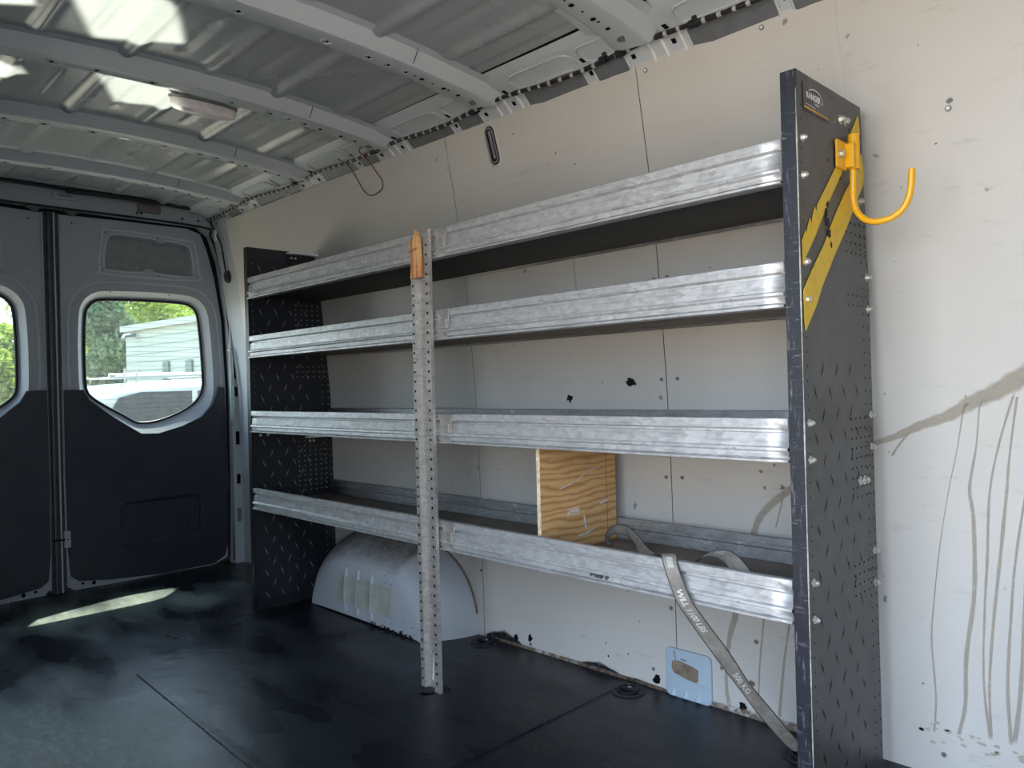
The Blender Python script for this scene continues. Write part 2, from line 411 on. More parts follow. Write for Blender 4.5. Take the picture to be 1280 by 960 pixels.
# loose scratches on the mat
def floor_ribbon(name, pts, w, mat, z=.0012):
    P = [Vector((x, y, z)) for x, y in pts]; m2 = MB(); vs = []; fd = []
    for i, p in enumerate(P):
        t = (P[min(i+1, len(P)-1)]-P[max(i-1, 0)]).normalized(); n = Vector((-t.y, t.x, 0))
        for k, q in enumerate((-1, 0, 1)): vs.append(p+n*w*q); fd.append((0, 1, 0)[k]*(0 if i in (0, len(P)-1) else 1))
    m2.add(vs, [(3*i+k, 3*i+k+1, 3*i+k+4, 3*i+k+3) for i in range(len(P)-1) for k in (0, 1)])
    m2.fade = fd; return m2.build(name, mat, floor)
M['scratch'] = mk_smear('pale_scuff', (.20, .21, .20), .6, 60, .2, .5)
M['mat_smear'] = mk_smear('dark_smear', (.006, .007, .008), .75, 9, .25, .95)  # dark marks on the mat
for k in range(16):
    x = random.uniform(-2.9, -1.1); y = random.uniform(-.9, .1); a = random.uniform(-.5, 1.2); L = random.uniform(.05, .16)
    floor_ribbon('floor_scratch', [(x+math.cos(a)*L*t, y+math.sin(a)*L*t+.01*math.sin(t*3)) for t in (0, .25, .5, .75, 1)], random.uniform(.0015, .004), 'scratch')
for x, y, L, w, a in ((-2.45, -.45, .7, .10, 1.4), (-2.0, -.25, .6, .07, 1.2), (-1.55, -.62, .5, .014, 0)):
    floor_ribbon('floor_smear', [(x+math.cos(a)*L*t, y+math.sin(a)*L*t) for t in (0, .25, .5, .75, 1)], w, 'mat_smear', .0016)

# ------------------------------------------------------------------ main side wall
mb = MB()
SEAMS = [-3.24, -1.44, -.59, 1.52]
zs = [-.005]+[.06*i for i in range(1, 31)]+[1.84, 1.879]
for a, b in zip(SEAMS[:-1], SEAMS[1:]):
    a += .0012; b -= .0012; n = max(2, int((b-a)/.12)); vs = []; fs = []
    for i in range(n+1):
        x = a+(b-a)*i/n
        for z in zs: vs.append((x, wy(x, z), z))
    m_ = len(zs)
    for i in range(n):
        for j in range(m_-1): fs.append((i*m_+j, i*m_+j+1, (i+1)*m_+j+1, (i+1)*m_+j))
    o0 = mb.add(vs, fs)
    # edge thickness at the top
    vs = []; fs = []
    for i in range(n+1):
        x = a+(b-a)*i/n; y = wy(x, 1.879); vs += [(x, y, 1.879), (x, y+.006, 1.879)]
    mb.add(vs, [(2*i, 2*i+1, 2*i+3, 2*i+2) for i in range(n)])
wall = struct(mb.build('wall_side', 'panel', smooth=True))
# outer body skin behind the boards (keeps daylight out)
mb = MB(); vs = []; zz = [-.06, .5, 1.0, 1.4, 1.7, 2.06]
for x in (-3.56, -2.4, -1.1, 0, 1.55):
    for z in zz: vs.append((x, wy(x, z)+.02+(.05 if z < 1.9 else .0), z))
mb.add(vs, [(i*6+j, i*6+j+1, (i+1)*6+j+1, (i+1)*6+j) for i in range(4) for j in range(5)])
mb.build('body_skin', 'cavity', wall)
# pale joint filler lines; the low one paints a panel-corner highlight
def wall_ribbon(name, pts, w, mat, off=.0015, ends=True, parent=wall):
    """pts (x, z) on the wall; w half width or list"""
    P = cr([(p[0], 0, p[1]) for p in pts], 6, False) if len(pts) > 2 else [Vector((p[0], 0, p[1])) for p in pts]
    n = len(P); m2 = MB(); vs = []; fd = []
    for i, p in enumerate(P):
        t = (P[min(i+1, n-1)]-P[max(i-1, 0)]).normalized(); nn = Vector((t.z, 0, -t.x))
        ww = interp(i/(n-1), [k/(len(w)-1) for k in range(len(w))], w) if isinstance(w, (list, tuple)) else w
        for q in (-1, -.55, 0, .55, 1):
            jit = 1+.10*math.sin(i*1.7+q*3)
            c = p+nn*ww*q*(jit if abs(q) == 1 else 1); vs.append((c.x, wy(c.x, c.z)-off, c.z))
            e = 0 if abs(q) == 1 else 1
            if ends and i in (0, n-1): e = 0
            fd.append(e)
    m2.add(vs, [(5*i+k, 5*i+k+1, 5*i+k+6, 5*i+k+5) for i in range(n-1) for k in range(4)])
    m2.fade = fd; return m2.build(name, mat, parent)
M['joint'] = mk_smear('pale_filler_highlight', (.72, .71, .68), .5, 20, .1, .4)
for x, z0, z1 in ((-.015, 1.60, 1.87), (-.91, 1.20, 1.5), (-1.42, .04, .33)):
    wall_ribbon('joint_line', [(x, z0), (x, (z0+z1)/2), (x, z1)], .003, 'joint')
# mud runs on the wall
ST = [([(-.02, .775), (.01, .791), (.054, .808), (.109, .835), (.17, .859), (.22, .89), (.268, .914), (.322, .948), (.40, .99)], [.010, .014, .021, .029, .037, .045]),
      ([(.091, .825), (.062, .789), (.043, .759)], [.004, .006]),
      ([(-.17, .69), (-.218, .656), (-.272, .612), (-.313, .563), (-.334, .50)], [.02, .019, .018]),
      ([(-.235, .65), (-.25, .592), (-.263, .547)], .004),
      ([(-.385, .34), (-.391, .285), (-.413, .207), (-.426, .088), (-.418, .009)], [.018, .018, .010, .012]),
      ([(-.300, .32), (-.306, .286), (-.321, .16), (-.329, .046)], .005),
      ([(-.225, .32), (-.233, .285), (-.251, .176), (-.269, .018)], [.004, .006, .009]),
      ([(.215, .885), (.204, .877), (.187, .785), (.163, .671), (.141, .536), (.127, .42), (.119, .323), (.125, .19), (.119, .10)], [.005, .003, .002, .003, .004, .004]),
      ([(.250, .90), (.236, .881), (.225, .786), (.209, .693), (.215, .62), (.212, .454), (.192, .302), (.187, .189), (.171, .11)], [.004, .003, .007, .009, .009, .007]),
      ([(.304, .913), (.273, .806), (.249, .687), (.24, .532), (.232, .421), (.226, .255), (.236, .12)], [.005, .004, .006, .004, .006]),
      ([(.31, .90), (.306, .887), (.29, .771), (.281, .681), (.265, .535), (.248, .387), (.237, .239), (.239, .12)], [.007, .004, .007, .006, .005]),
      ([(.34, .80), (.317, .684), (.295, .54), (.283, .412), (.273, .249), (.277, .12)], [.004, .005, .006, .008]),
      ([(.33, .66), (.318, .561), (.309, .435), (.298, .255), (.283, .126)], [.004, .006, .01]),
      ([(.36, .95), (.35, .8), (.345, .6), (.34, .4), (.33, .2)], [.006, .005, .006])]
for pts, w in ST: wall_ribbon('mud_streak', pts, [a*.62 for a in w] if isinstance(w, list) else w*.62, 'streak')
# black overspray and grime on the lower edge
for x0, x1, w in ((-1.43, -1.24, .030), (-.98, -.80, .022), (-.86, -.62, .010)):
    wall_ribbon('black_overspray', [(x0, .004), ((x0+x1)/2, w*.55), (x1, .004)], [w*.3, w, w*.3], 'overspray', .002)
wall_ribbon('floor_grime', [(-1.42, .004), (-1.0, .006), (-.6, .004), (-.3, .008), (0, .006)], [.008, .010, .008, .02, .014], 'grime', .0025)

def splat(pts_center, r, name='paint_spot', sx=1, sz=1, off=.0016, mat='blackdrop', rot=0):
    m2 = MB(); cx, cz = pts_center; n = 14; vs = []
    for i in range(n):
        a = 2*PI*i/n; rr = r*random.uniform(.55, 1.15); dx = rr*math.cos(a)*sx; dz = rr*math.sin(a)*sz
        x = cx+dx*math.cos(rot)-dz*math.sin(rot); z = cz+dx*math.sin(rot)+dz*math.cos(rot)
        vs.append((x, wy(x, z)-off, z))
    m2.add(vs, [tuple(range(n))]); return m2.build(name, mat, wall)
splat((-.976, .909), .013, sx=1.2, rot=.7); splat((-.974, .895), .005)
splat((-.722, .957), .014, sx=1.3, rot=-.5); splat((-.706, .951), .008)
splat((-1.27, .030), .011, sz=1.8); splat((-1.201, .045), .013, sz=1.1); splat((-.663, .032), .014, sx=1.2, rot=.6)
splat((-.373, .027), .014); splat((-.85, .06), .004); splat((-.86, .10), .003); splat((-.77, .085), .003)
for i in range(40):
    x = random.uniform(-2.3, .5); z = random.uniform(.1, 1.8); splat((x, z), random.uniform(.0015, .0035), 'wall_fleck', mat='cavity' if i % 2 else 'mud')
for x, z, r in ((-.30, .70, .006), (-.24, .66, .007), (-.21, .735, .006), (-.205, .64, .005), (-.17, .70, .005), (-.26, .72, .004), (-.29, .655, .005), (-.33, .22, .008), (-.345, .10, .010), (-.44, .12, .006)):
    splat((x, z), r, 'mud_spot', mat='mud')
for x, z in ((.21, 1.566), (-.86, 1.66), (-.93, 1.71), (-1.10, 1.81)): splat((x, z), .008 if x > 0 else .004, 'dark_hole', mat='cavity')
for i in range(26): splat((random.uniform(.09, .34), random.gauss(.105, .012)), random.uniform(.002, .005), 'mud_fleck', sx=1.8, mat='mud_pale')
# screws in the boards
def screw(x, z, r=.0065, mat='bolt', big=False):
    y = wy(x, z); m2 = MB(); m2.cyl((x, y+.002, z), (0, -1, -.15), r, .004, 16); m2.cyl((x, y-.002, z), (0, -1, -.15), r*.5, .0015, 10, 1)
    m2.build('screw', ['plastic_grey' if mat == 'white' else mat, 'white' if mat == 'white' else 'cavity'], wall, smooth=True)
for x, z in ((-.202, 1.858), (-.557, 1.857), (.205, 1.551)): screw(x, z, .007, 'white')
for x, z in ((-.607, 1.265), (-.561, 1.267), (-.607, .963), (-.551, .964), (-.608, .664), (-.552, .666), (-.606, .263), (-.551, .256), (-.676, .06), (.139, .056), (-1.45, .25), (-1.20, .022), (-2.0, 1.2), (-1.55, 1.15)):
    screw(x, z, .006, 'plastic_grey')

# ------------------------------------------------------------------ ceiling skin with pressed beads
def skin_z(y): return 1.987-.035*((y+.5)/.62)**2
RIBX = [.12, -.49, -1.11, -1.72, -2.33, -2.94]
BEADS = [.185, -.005, -.237, -.48, -.72, -.96, -1.16]
mb = MB(); xs = [-3.42+.02*i for i in range(249)]; ys = [-1.34+.0125*i for i in range(119)]
def bead(x, y):
    h = 0; d = min(abs(x-r+.04) for r in RIBX)
    end = min(1, max(0, (d-.085)/.03))
    for k, by in enumerate(BEADS):
        q = abs(y-by)
        if k == 0: h -= .012*max(0, 1-(q/.035)**2)
        elif q < .026: h -= .013*(1-(q/.026)**2)*(end if k % 2 else 1)
    q = abs(y-.115)
    if q < .030: h += .005*min(1, (1-q/.030)*3)
    for by in (-.12, -.36, -.6, -.84):
        q = abs(y-by); e2 = min(1, max(0, (d-.17)/.02))
        if q < .014: h += .006*(1-(q/.014)**2)*e2
    return h
vs = [(x, y, skin_z(y)+bead(x, y)) for x in xs for y in ys]; ny = len(ys)
mb.add(vs, [(i*ny+j, i*ny+j+1, (i+1)*ny+j+1, (i+1)*ny+j) for i in range(len(xs)-1) for j in range(ny-1)])
ceil = struct(mb.build('ceiling', 'roof', smooth=True, angle=60))
mb = MB(); mb.box((-3.56, -1.48, 2.06), (1.56, .42, 2.08)); mb.build('outer_roof', 'cavity', ceil)
def rib_z(y): return 1.94-.042*((y+.5)/.73)**2
RP = [(-.150, .060), (-.118, .046), (-.100, .018), (-.088, .010), (-.010, .0), (0, .002), (.006, .010), (.026, .046), (.034, .052), (.055, .054)]
for k, rx in enumerate(RIBX):
    mb = MB(); ys = [-1.26+.0252*i for i in range(61)]; n = len(RP); vs = []
    for y in ys:
        wid = 1+.22*max(0, (y-.02)/.23)**2
        lump = -.004*max(0, 1-((min(abs(y-b) for b in BEADS))/.035)**2)
        zt = skin_z(y)+bead(rx, y)*0-.002
        for q, (dx, dz) in enumerate(RP):
            z = rib_z(y)+dz
            if q in (0, n-1): z = zt+.002
            elif dz > .03: z = min(z+(lump if q > 5 else 0), zt-.001)
            vs.append((rx+dx*wid, y, z))
    mb.add(vs, [(i*n+j, i*n+j+1, (i+1)*n+j+1, (i+1)*n+j) for i in range(len(ys)-1) for j in range(n-1)])
    # weld line and punched holes in the underside
    for y, r, ex in ((.195, .017, -.052), (.128, .0075, -.052), (.085, .0045, -.05), (.066, .008, -.052), (.02, .0035, -.05), (-.022, .008, -.052), (-.05, .0035, -.05), (-.085, .006, -.05), (-.15, .006, -.05), (-.22, .006, -.05), (-.36, .005, -.05), (-.62, .006, -.05), (-.78, .006, -.05), (-.9, .006, -.05)):
        zc = rib_z(y)+.0045
        mb.disc((rx+ex, y, zc-.0012), (.12, 0, -1), r, 14, 1 if r < .01 else 2)
        if y < -.06:
            mb.tube([(rx+ex+.016*math.cos(t*PI/8), y+.016*math.sin(t*PI/8), zc-.0006+.001) for t in range(16)], .0022, 5, 0, True)
    mb.tube([(rx+.008+.028*t, -.10, rib_z(-.10)+.006+.040*t) for t in (0, .5, 1)], .0012, 5, 1)
    mb.build('roof_bow', ['rib', 'black', 'cavity'], ceil, smooth=True, angle=40)
# side rail along the roof edge
RAIL = [(.165, 1.960), (.185, 1.944), (.205, 1.938), (.272, 1.924), (.285, 1.914), (.315, 1.890), (.350, 1.845), (.372, 1.80)]
def rail_pt(x, s, off=0):
    n = len(RAIL)-1; s = max(0, min(.9999, s))*n; i = int(s); t = s-i
    a, b = RAIL[i], RAIL[i+1]; ty, tz = b[0]-a[0], b[1]-a[1]; L = math.hypot(ty, tz)
    dy = -interp(x, XT, YT)*.62
    return (x, a[0]+ty*t+dy+off*(tz/L), a[1]+tz*t-off*(ty/L))
mb = MB(); xs = [-3.42+.06*i for i in range(83)]; n = len(RAIL)
mb.add([rail_pt(x, j/(n-1)) for x in xs for j in range(n)], [(i*n+j, i*n+j+1, (i+1)*n+j+1, (i+1)*n+j) for i in range(len(xs)-1) for j in range(n-1)])
def rail_patch(x0, x1, s0, s1, mi, off=.0015, rx=.02, rs=.07):
    pts = rrect(x0, s0, x1, s1, min(rx, (x1-x0)*.45), 5)
    pts = [(a, (s0+s1)/2+(b-(s0+s1)/2)) for a, b in pts]
    c = []
    for a, b in rrect(0, 0, 1, 1, .28, 4): c.append(rail_pt(x0+(x1-x0)*a, s0+(s1-s0)*b, off))
    mb.add(c, [tuple(range(len(c)))], mi); return c
for rx in RIBX:
    for x0, x1 in ((rx-.52, rx-.27), (rx-.235, rx-.115)):
        c = rail_patch(x0, x1, .50, .86, 1, .0012)
        mb.tube(c, .004, 6, 0, True)
        e = [rail_pt(x0+(x1-x0)*a+0, .27+(.47-.27)*b, .002) for a, b in rrect(0, 0, 1, 1, .3, 4)]
        mb.tube(e, .0035, 6, 0, True)
    for dx in (-.09, .045, -.245):
        for s in (.41, .66):
            c = [rail_pt(rx+dx+.007*a, s+.028*b, .0025) for a, b in ((-1, -1), (1, -1), (1, 1), (-1, 1))]
            mb.add(c, [(0, 1, 2, 3)], 2)
    for dx in (-.03, .012, .07):
        mb.tube([rail_pt(rx+dx, s, .001) for s in (.56, .62, .68, .74, .80)], .004, 6, 3)
mb.build('side_rail', ['rib', 'cavity', 'black', 'white'], ceil, smooth=True, angle=40)

# ------------------------------------------------------------------ rear wall frame
door_open = [(-1.36, .06), (-1.36, 1.60), (-1.30, 1.80), (-1.20, 1.868), (-.5, 1.872), (.20, 1.868), (.262, 1.82), (.308, 1.68), (.350, 1.36), (.362, 1.0), (.362, .5), (.352, .02), (.345, -.02), (-1.345, -.02)]
mb = MB()
outer = [(-1.47, -.06), (.47, -.06), (.47, 2.06), (-1.47, 2.06)]
plate_holes(mb, outer, [[tuple(p)[:2] for p in door_open]], -3.435, -3.475)
for y in (-.115, -.095, .115, .2):
    mb.cyl((-3.433, y, 1.90), (1, 0, 0), .006, .003, 10, 1)
for y, z, r in ((.262, 1.925, .011), (.292, 1.925, .008), (.355, 1.85, .005), (.352, 1.765, .005), (.372, 1.765, .005), (.365, 1.64, .004)):
    mb.cyl((-3.435, y, z), (1, 0, 0), r, .002, 12, 1)
wrear = struct(mb.build('wall_rear', ['body', 'black'], bevel=.003))
# pillar face between door and side boards
mb = MB()
mb.box((-3.434, .352, 0), (-3.405, .43, 1.87), 0)
for z0, z1, mi in ((1.155, 1.235, 2), (1.03, 1.13, 1), (.93, .99, 1), (.66, .74, 1), (.44, .50, 1), (.23, .31, 2)):
    y0 = .365
    mb.add([(-3.403, a, b) for a, b in rrect(y0, z0, .392, z1, .008, 4)], [tuple(range(20))], mi)
    mb.tube([(-3.403, a, b) for a, b in rrect(y0, z0, .392, z1, .008, 4)], .0025, 6, 0, True)
for i in range(6):
    z0_, z1_ = i*.325, (i+1)*.325
    mb.add([(-3.434, wy(-3.434, z0_)+.001, z0_), (-3.20, wy(-3.2, z0_)+.004, z0_), (-3.20, wy(-3.2, z1_)+.004, z1_), (-3.434, wy(-3.434, z1_)+.001, z1_)], [(0, 1, 2, 3)], 0)
for x, z, r in ((-3.40, 1.84, .006), (-3.38, 1.72, .005), (-3.33, 1.72, .005), (-3.40, 1.62, .004), (-3.35, 1.88, .007), (-3.30, 1.79, .004)):
    mb.disc((x, wy(x, z)-.001, z), (0, -1, 0), r, 10, 1)
mb.build('rear_pillar', ['body', 'black', 'cavity'], wrear)
mb = MB(); mb.tube([(-3.425, a, b) for a, b in offset2([(p.x, p.y) for p in cr([(a, b, 0) for a, b in door_open[1:12]], 5, False)], .0)], .006, 8)
mb.build('door_seal', 'seal', wrear, smooth=True)
# roof end trim, dark slot and tube
mb = MB(); mb.box((-3.434, -1.42, 1.972), (-3.36, .33, 2.03), 0); mb.box((-3.434, -1.42, 1.962), (-3.385, .33, 1.971), 1)
mb.build('header_rail', ['body', 'seal'], wrear, bevel=.004)
mb = MB(); mb.tube([(-3.395, -.45, 1.956), (-3.395, -.2, 1.960), (-3.395, .0, 1.960), (-3.395, .17, 1.955)], .012, 10); mb.tube([(-3.395, .17, 1.955), (-3.40, .23, 1.957), (-3.41, .28, 1.945), (-3.41, .31, 1.93)], .004, 6)
tag(mb.build('rubber_tube', 'seal', smooth=True, origin=(-3.395, -.45, 1.956)), 'black rubber tube running along the top of the rear door header', 'tube')
# ---- doors
GL = [(-.348, 1.36), (-.336, 1.405), (-.302, 1.439), (-.246, 1.451), (-.07, 1.457), (.117, 1.455), (.182, 1.441), (.216, 1.399), (.227, 1.319), (.237, 1.185), (.242, 1.029), (.236, .976), (.213, .927), (.167, .885), (.089, .844), (-.004, .814), (-.086, .806), (-.126, .816), (-.183, .853), (-.259, .899), (-.321, .944), (-.349, .985), (-.355, 1.058), (-.355, 1.219)]
DO = [(-.468, 1.852), (-.19, 1.858), (.155, 1.860), (.228, 1.838), (.262, 1.75), (.300, 1.60), (.335, 1.36), (.349, 1.0), (.352, .46), (.338, .03), (.26, .0), (-.26, .0), (-.44, .002), (-.462, .03), (-.470, .55), (-.468, 1.02)]
TR = [(-.466, .990), (-.381, .989), (-.353, .937), (-.256, .855), (-.162, .788), (-.112, .754), (-.024, .750), (.102, .783), (.205, .828), (.262, .888), (.296, .965), (.304, .990), (.336, .985), (.342, .644), (.341, .284), (.332, .10), (.318, .045), (.255, .010), (-.022, .006), (-.276, .026), (-.421, .046), (-.452, .072), (-.464, .199), (-.468, .551)]
CAV = [(-.262, 1.625), (-.248, 1.745), (-.196, 1.783), (-.02, 1.778), (-.01, 1.764), (.03, 1.762), (.04, 1.774), (.140, 1.766), (.170, 1.728), (.180, 1.622), (.160, 1.600), (-.01, 1.603), (-.03, 1.618), (-.07, 1.618), (-.09, 1.603), (-.24, 1.603)]
CAVO = [(-.285, 1.60), (-.290, 1.640), (-.272, 1.770), (-.230, 1.808), (.150, 1.792), (.196, 1.760), (.214, 1.62), (.190, 1.578), (-.26, 1.576)]
def build_door(name, glabel, mir=False):
    f = (lambda y: -1.004-y) if mir else (lambda y: y)
    P = lambda pts: [(f(a), b) for a, b in pts]
    sm = lambda pts, n=3: [(p.x, p.y) for p in cr([(a, b, 0) for a, b in pts], n)]
    glass = P(sm(GL)); g1 = offset2(glass, .012); g2 = offset2(glass, .040)
    low = []
    for (a, b), (c, d) in zip(g1, g2):     # the pressed reveal is wider below the window
        k = min(1, max(0, (1.0-b)/.12)); low.append((c+(c-a)*k*.95, d+(d-b)*k*.95))
    mb = MB(); cav = P(sm(CAV, 2))
    plate_holes(mb, P(DO), [low, cav], -3.480, -3.545)
    mb.loft([[(-3.480, a, b) for a, b in low], [(-3.484, a+(c-a)*.12, b+(d-b)*.12) for (a, b), (c, d) in zip(low, g1)], [(-3.518, a+(c-a)*.93, b+(d-b)*.93) for (a, b), (c, d) in zip(low, g1)], [(-3.520, a, b) for a, b in g1], [(-3.53, a, b) for a, b in glass]])
    mb.loft([[(-3.480, a, b) for a, b in cav], [(-3.515, a, b) for a, b in offset2(cav, -.008)]]); mb.add([(-3.515, a, b) for a, b in offset2(cav, -.008)], [tuple(range(len(cav)))], 1)
    for loop, r in ((P(sm(CAVO, 3)), .0075), (offset2(glass, .085), .0070), (offset2(cav, .006), .006)):  # paler paint on the embossed rims stands for edge highlights
        if r == .0070:
            i0 = max(i for i in range(len(loop)) if loop[i][1] <= .99)+1; loop = [q for q in loop[i0:]+loop[:i0] if q[1] > .99]
            mb.tube([(-3.481, a, b) for a, b in loop], r, 6, 3)
        else: mb.tube([(-3.4805, a, b) for a, b in loop], r, 6, 3, True)
    # triangular swage beside the window
    mb.tube([(-3.481, a, b) for a, b in P([(-.44, 1.56), (-.40, 1.50), (-.375, 1.45), (-.42, 1.40), (-.445, 1.38)])], .0035, 6)
    mb.tube([(-3.481, a, b) for a, b in P([(-.44, 1.60), (-.33, 1.57), (-.30, 1.55)])], .0035, 6)
    for y, z, r in ((-.41, 1.815, .004), (-.255, 1.79, .004), (.0, 1.787, .004), (.165, 1.74, .004), (-.27, 1.60, .004), (.0, 1.59, .004), (.19, 1.61, .004), (-.24, 1.487, .003), (.05, 1.487, .003), (-.437, 1.13, .006), (-.40, .028, .007), (-.35, .022, .010)):
        mb.disc((-3.4785, f(y), z), (1, 0, 0), r, 10, 2)
    # weld flange edges on the closing side
    mb.tube([(-3.478, f(-.463), .02), (-3.478, f(-.468), .55), (-3.478, f(-.465), 1.1), (-3.478, f(-.462), 1.84)], .006, 6)
    d = struct(mb.build(name, ['body', 'recess', 'black', 'rib'], smooth=True, angle=30))
    mb = MB(); mb.tube([(-3.527, a, b) for a, b in offset2(glass, -.001)], .007, 8, 0, True); mb.build('window_seal', 'seal', d, smooth=True)
    mb = MB(); mb.add([(-3.530, a, b) for a, b in glass], [tuple(range(len(glass)))])
    for k in range(24):
        z = .86+.025*k
        hit = []
        for i in range(len(glass)):
            (a, b), (c, e) = glass[i], glass[(i+1) % len(glass)]
            if (b-z)*(e-z) < 0: hit.append(a+(c-a)*(z-b)/(e-b))
        if len(hit) >= 2: mb.add([(-3.528, min(hit)+.01, z), (-3.528, max(hit)-.01, z), (-3.528, max(hit)-.01, z+.0011), (-3.528, min(hit)+.01, z+.0011)], [(0, 1, 2, 3)], 1)
    pane = mb.build('window_pane', ['glass', 'heat'], d)
    # trim panel with recessed pull pocket
    pocket = P(rrect(-.222, .185, .186, .405, .03, 5)) if not mir else P(rrect(-.222, .185, .186, .405, .03, 5))
    mb = MB(); tr = P(TR)
    plate_holes(mb, tr, [pocket], -3.462, -3.480)
    mb.loft([[(-3.462, a, b) for a, b in pocket], [(-3.478, a, b) for a, b in offset2(pocket, -.012)]])
    ip = offset2(pocket, -.012); mb.add([(-3.478, a, b) for a, b in ip], [tuple(range(len(ip)))])
    mb.tube([(-3.462, a, b) for a, b in offset2(pocket, .010)], .005, 6, 0, True)
    for q in (0, .018, .036):
        y = f(.165-q); mb.box((-3.478, min(y, y+.006), .235), (-3.466, max(y, y+.006), .375))
    mb.build('trim_panel', 'trim', d, bevel=.002)
    return d
d1 = build_door('door_1', '')
d2 = build_door('door_2', '', True)
mb = MB(); mb.box((-3.53, -.535, .0), (-3.49, -.470, 1.86), 0); mb.tube([(-3.482, -.512, .0), (-3.482, -.512, 1.86)], .010, 8, 0); mb.tube([(-3.480, -.488, .0), (-3.480, -.488, 1.86)], .004, 6, 1)
mb.build('centre_seal', ['gap', 'rib'], wrear, smooth=True)
mb = MB(); mb.box((-3.47, -.482, .22), (-3.452, -.455, .30)); mb.cyl((-3.452, -.468, .26), (1, 0, 0), .004, .003, 10, 1); mb.cyl((-3.45, -.53, .262), (0, 1, 0), .004, .05, 8, 1)
mb.build('door_latch', ['body', 'black'], d1, bevel=.006)
for y in (-.415, -.575):
    mb = MB(); mb.box((-3.476, y-.035, 1.862), (-3.43, y+.035, 1.880)); mb.box((-3.476, y-.018, 1.850), (-3.44, y+.018, 1.866)); mb.build('latch_striker', 'cavity', wrear, bevel=.003)
# outer door skin closing the gaps round both doors
mb = MB(); _g = [(p.x, p.y) for p in cr([(a, b, 0) for a, b in GL], 3)]; _g = offset2(_g, .006)
plate_holes(mb, outer, [_g, [(-1.004-a, b) for a, b in _g]], -3.548, -3.556); mb.build('outer_skin', 'seal', wrear)
# header lamp cap and cover
def capobj(name, y0, z0, y1, z1, mat, label, cat, inner=True):
    t = thing(name, label, cat, (-3.43, (y0+y1)/2, z0)); mb = MB()
    o = rrect(y0, z0, y1, z1, (z1-z0)*.3, 6); i1 = offset2(o, -.004); i2 = offset2(o, -.010)
    mb.loft([[(-3.434, a, b) for a, b in o], [(-3.424, a, b) for a, b in i1], [(-3.422, a, b) for a, b in i2]], 0, False, True); mb.build('housing', mat, t, smooth=True)
    if inner:
        mb = MB(); q = rrect(y0+.022, (z0+z1)/2-.007, y1-.03, (z0+z1)/2+.007, .006, 4)
        mb.loft([[(-3.422, a, b) for a, b in q], [(-3.418, a, b) for a, b in offset2(q, -.002)]], 0, False, True); mb.build('lens', 'plastic_grey', t)
    return t
capobj('header_lamp', -.505, 1.915, -.385, 1.955, 'body', 'small grey oval lamp housing on the header above the gap between the rear doors', 'lamp')
capobj('header_cover', -.115, 1.905, .005, 1.953, 'cap', 'brown-grey rectangular cover on the header above the rear door at the shelf side', 'cover', False)
# brake-light style cable and grommet on the rear pillar
PC = [(-3.425, 1.945), (-3.404, 1.938), (-3.384, 1.862), (-3.352, 1.815), (-3.328, 1.767), (-3.329, 1.703), (-3.334, 1.65), (-3.338, 1.612)]
mb = MB(); mb.tube(cr([(x, wy(x, z)-.009, z) for x, z in PC], 5, False), .0048, 7, 0)
cb = tag(mb.build('pillar_cable', 'seal', smooth=True, origin=(-3.338, wy(-3.338, 1.6)-.009, 1.612)), 'thin black cable running down the rear corner pillar to a round grommet', 'cable')
yg = wy(-3.336, 1.592); mb = MB(); mb.cyl((-3.336, yg-.002, 1.592), (0, -1, -.12), .036, .012, 24, 0, .029); mb.cyl((-3.336, yg-.012, 1.592), (0, -1, -.12), .012, .006, 12); mb.build('grommet', 'seal', cb, smooth=True)
yg = wy(-3.35, 1.80); mb = MB(); mb.box((-3.372, yg-.022, 1.785), (-3.352, yg-.012, 1.845)); mb.build('cable_clip', 'white', cb, bevel=.003)
mb = MB(); mb.tube(cr([(-3.42, .342, 1.19), (-3.395, .344, 1.185), (-3.385, .346, 1.15), (-3.385, .347, 1.0), (-3.385, .347, .85), (-3.395, .347, .79), (-3.42, .347, .785)], 5, False), .0085, 8)
tag(mb.build('door_grab_bar', 'chrome', smooth=True, origin=(-3.385, .347, .785)), 'slim vertical metal bar catching green light beside the rear door window', 'bar')

# ------------------------------------------------------------------ off-camera shell
mb = MB()
for a, b in (((-3.56, -1.48, -.06), (-.42, -1.43, 2.07)), ((1.10, -1.48, -.06), (1.56, -1.43, 2.07)), ((-.42, -1.48, 1.86), (1.10, -1.43, 2.07))): mb.box(a, b)
struct(mb.build('wall_opposite', 'body'))
mb = MB(); mb.box((1.55, -1.48, -.06), (1.60, .52, 2.08)); struct(mb.build('wall_front', 'body'))

# ------------------------------------------------------------------ wheel arch
wa = thing('wheel_arch', 'pale blue-grey rounded metal wheel arch on the floor under the lowest shelf', 'wheel arch', (-1.96, .30, 0))
def arch_ring(y, sx, sz, cx=-1.965, n=40, bulge=0):
    out = []
    for i in range(n+1):
        t = PI*i/n; c, s_ = math.cos(t), math.sin(t); e = .80
        px = math.copysign(abs(c)**e, c); pz = abs(s_)**e
        X_, Z_ = cx+.493*sx*px, .352*sz*pz
        out.append((X_, min(y, wy(X_, Z_)-.001), Z_))
    return out
mb = MB()
secs = [(.455, 1.0, 1.0), (.44, .995, 1.0), (.40, .985, .985), (.36, .965, .965), (.325, .935, .93), (.295, .90, .88), (.27, .87, .82), (.25, .84, .74), (.238, .82, .64), (.230, .81, .52), (.226, .805, .35), (.224, .80, .15), (.223, .80, .02)]
rings = [arch_ring(min(y, .455), a, b) for y, a, b in secs]; n = 41
mb.add([p for r in rings for p in r], [(k*n+i, k*n+i+1, (k+1)*n+i+1, (k+1)*n+i) for k in range(len(rings)-1) for i in range(n-1)])
mb.build('arch_shell', 'arch', wa, smooth=True, angle=70)
def arch_y(z): return interp(z, [0, .05, .12, .19, .23, .26, .29], [.223, .224, .226, .230, .238, .25, .27])
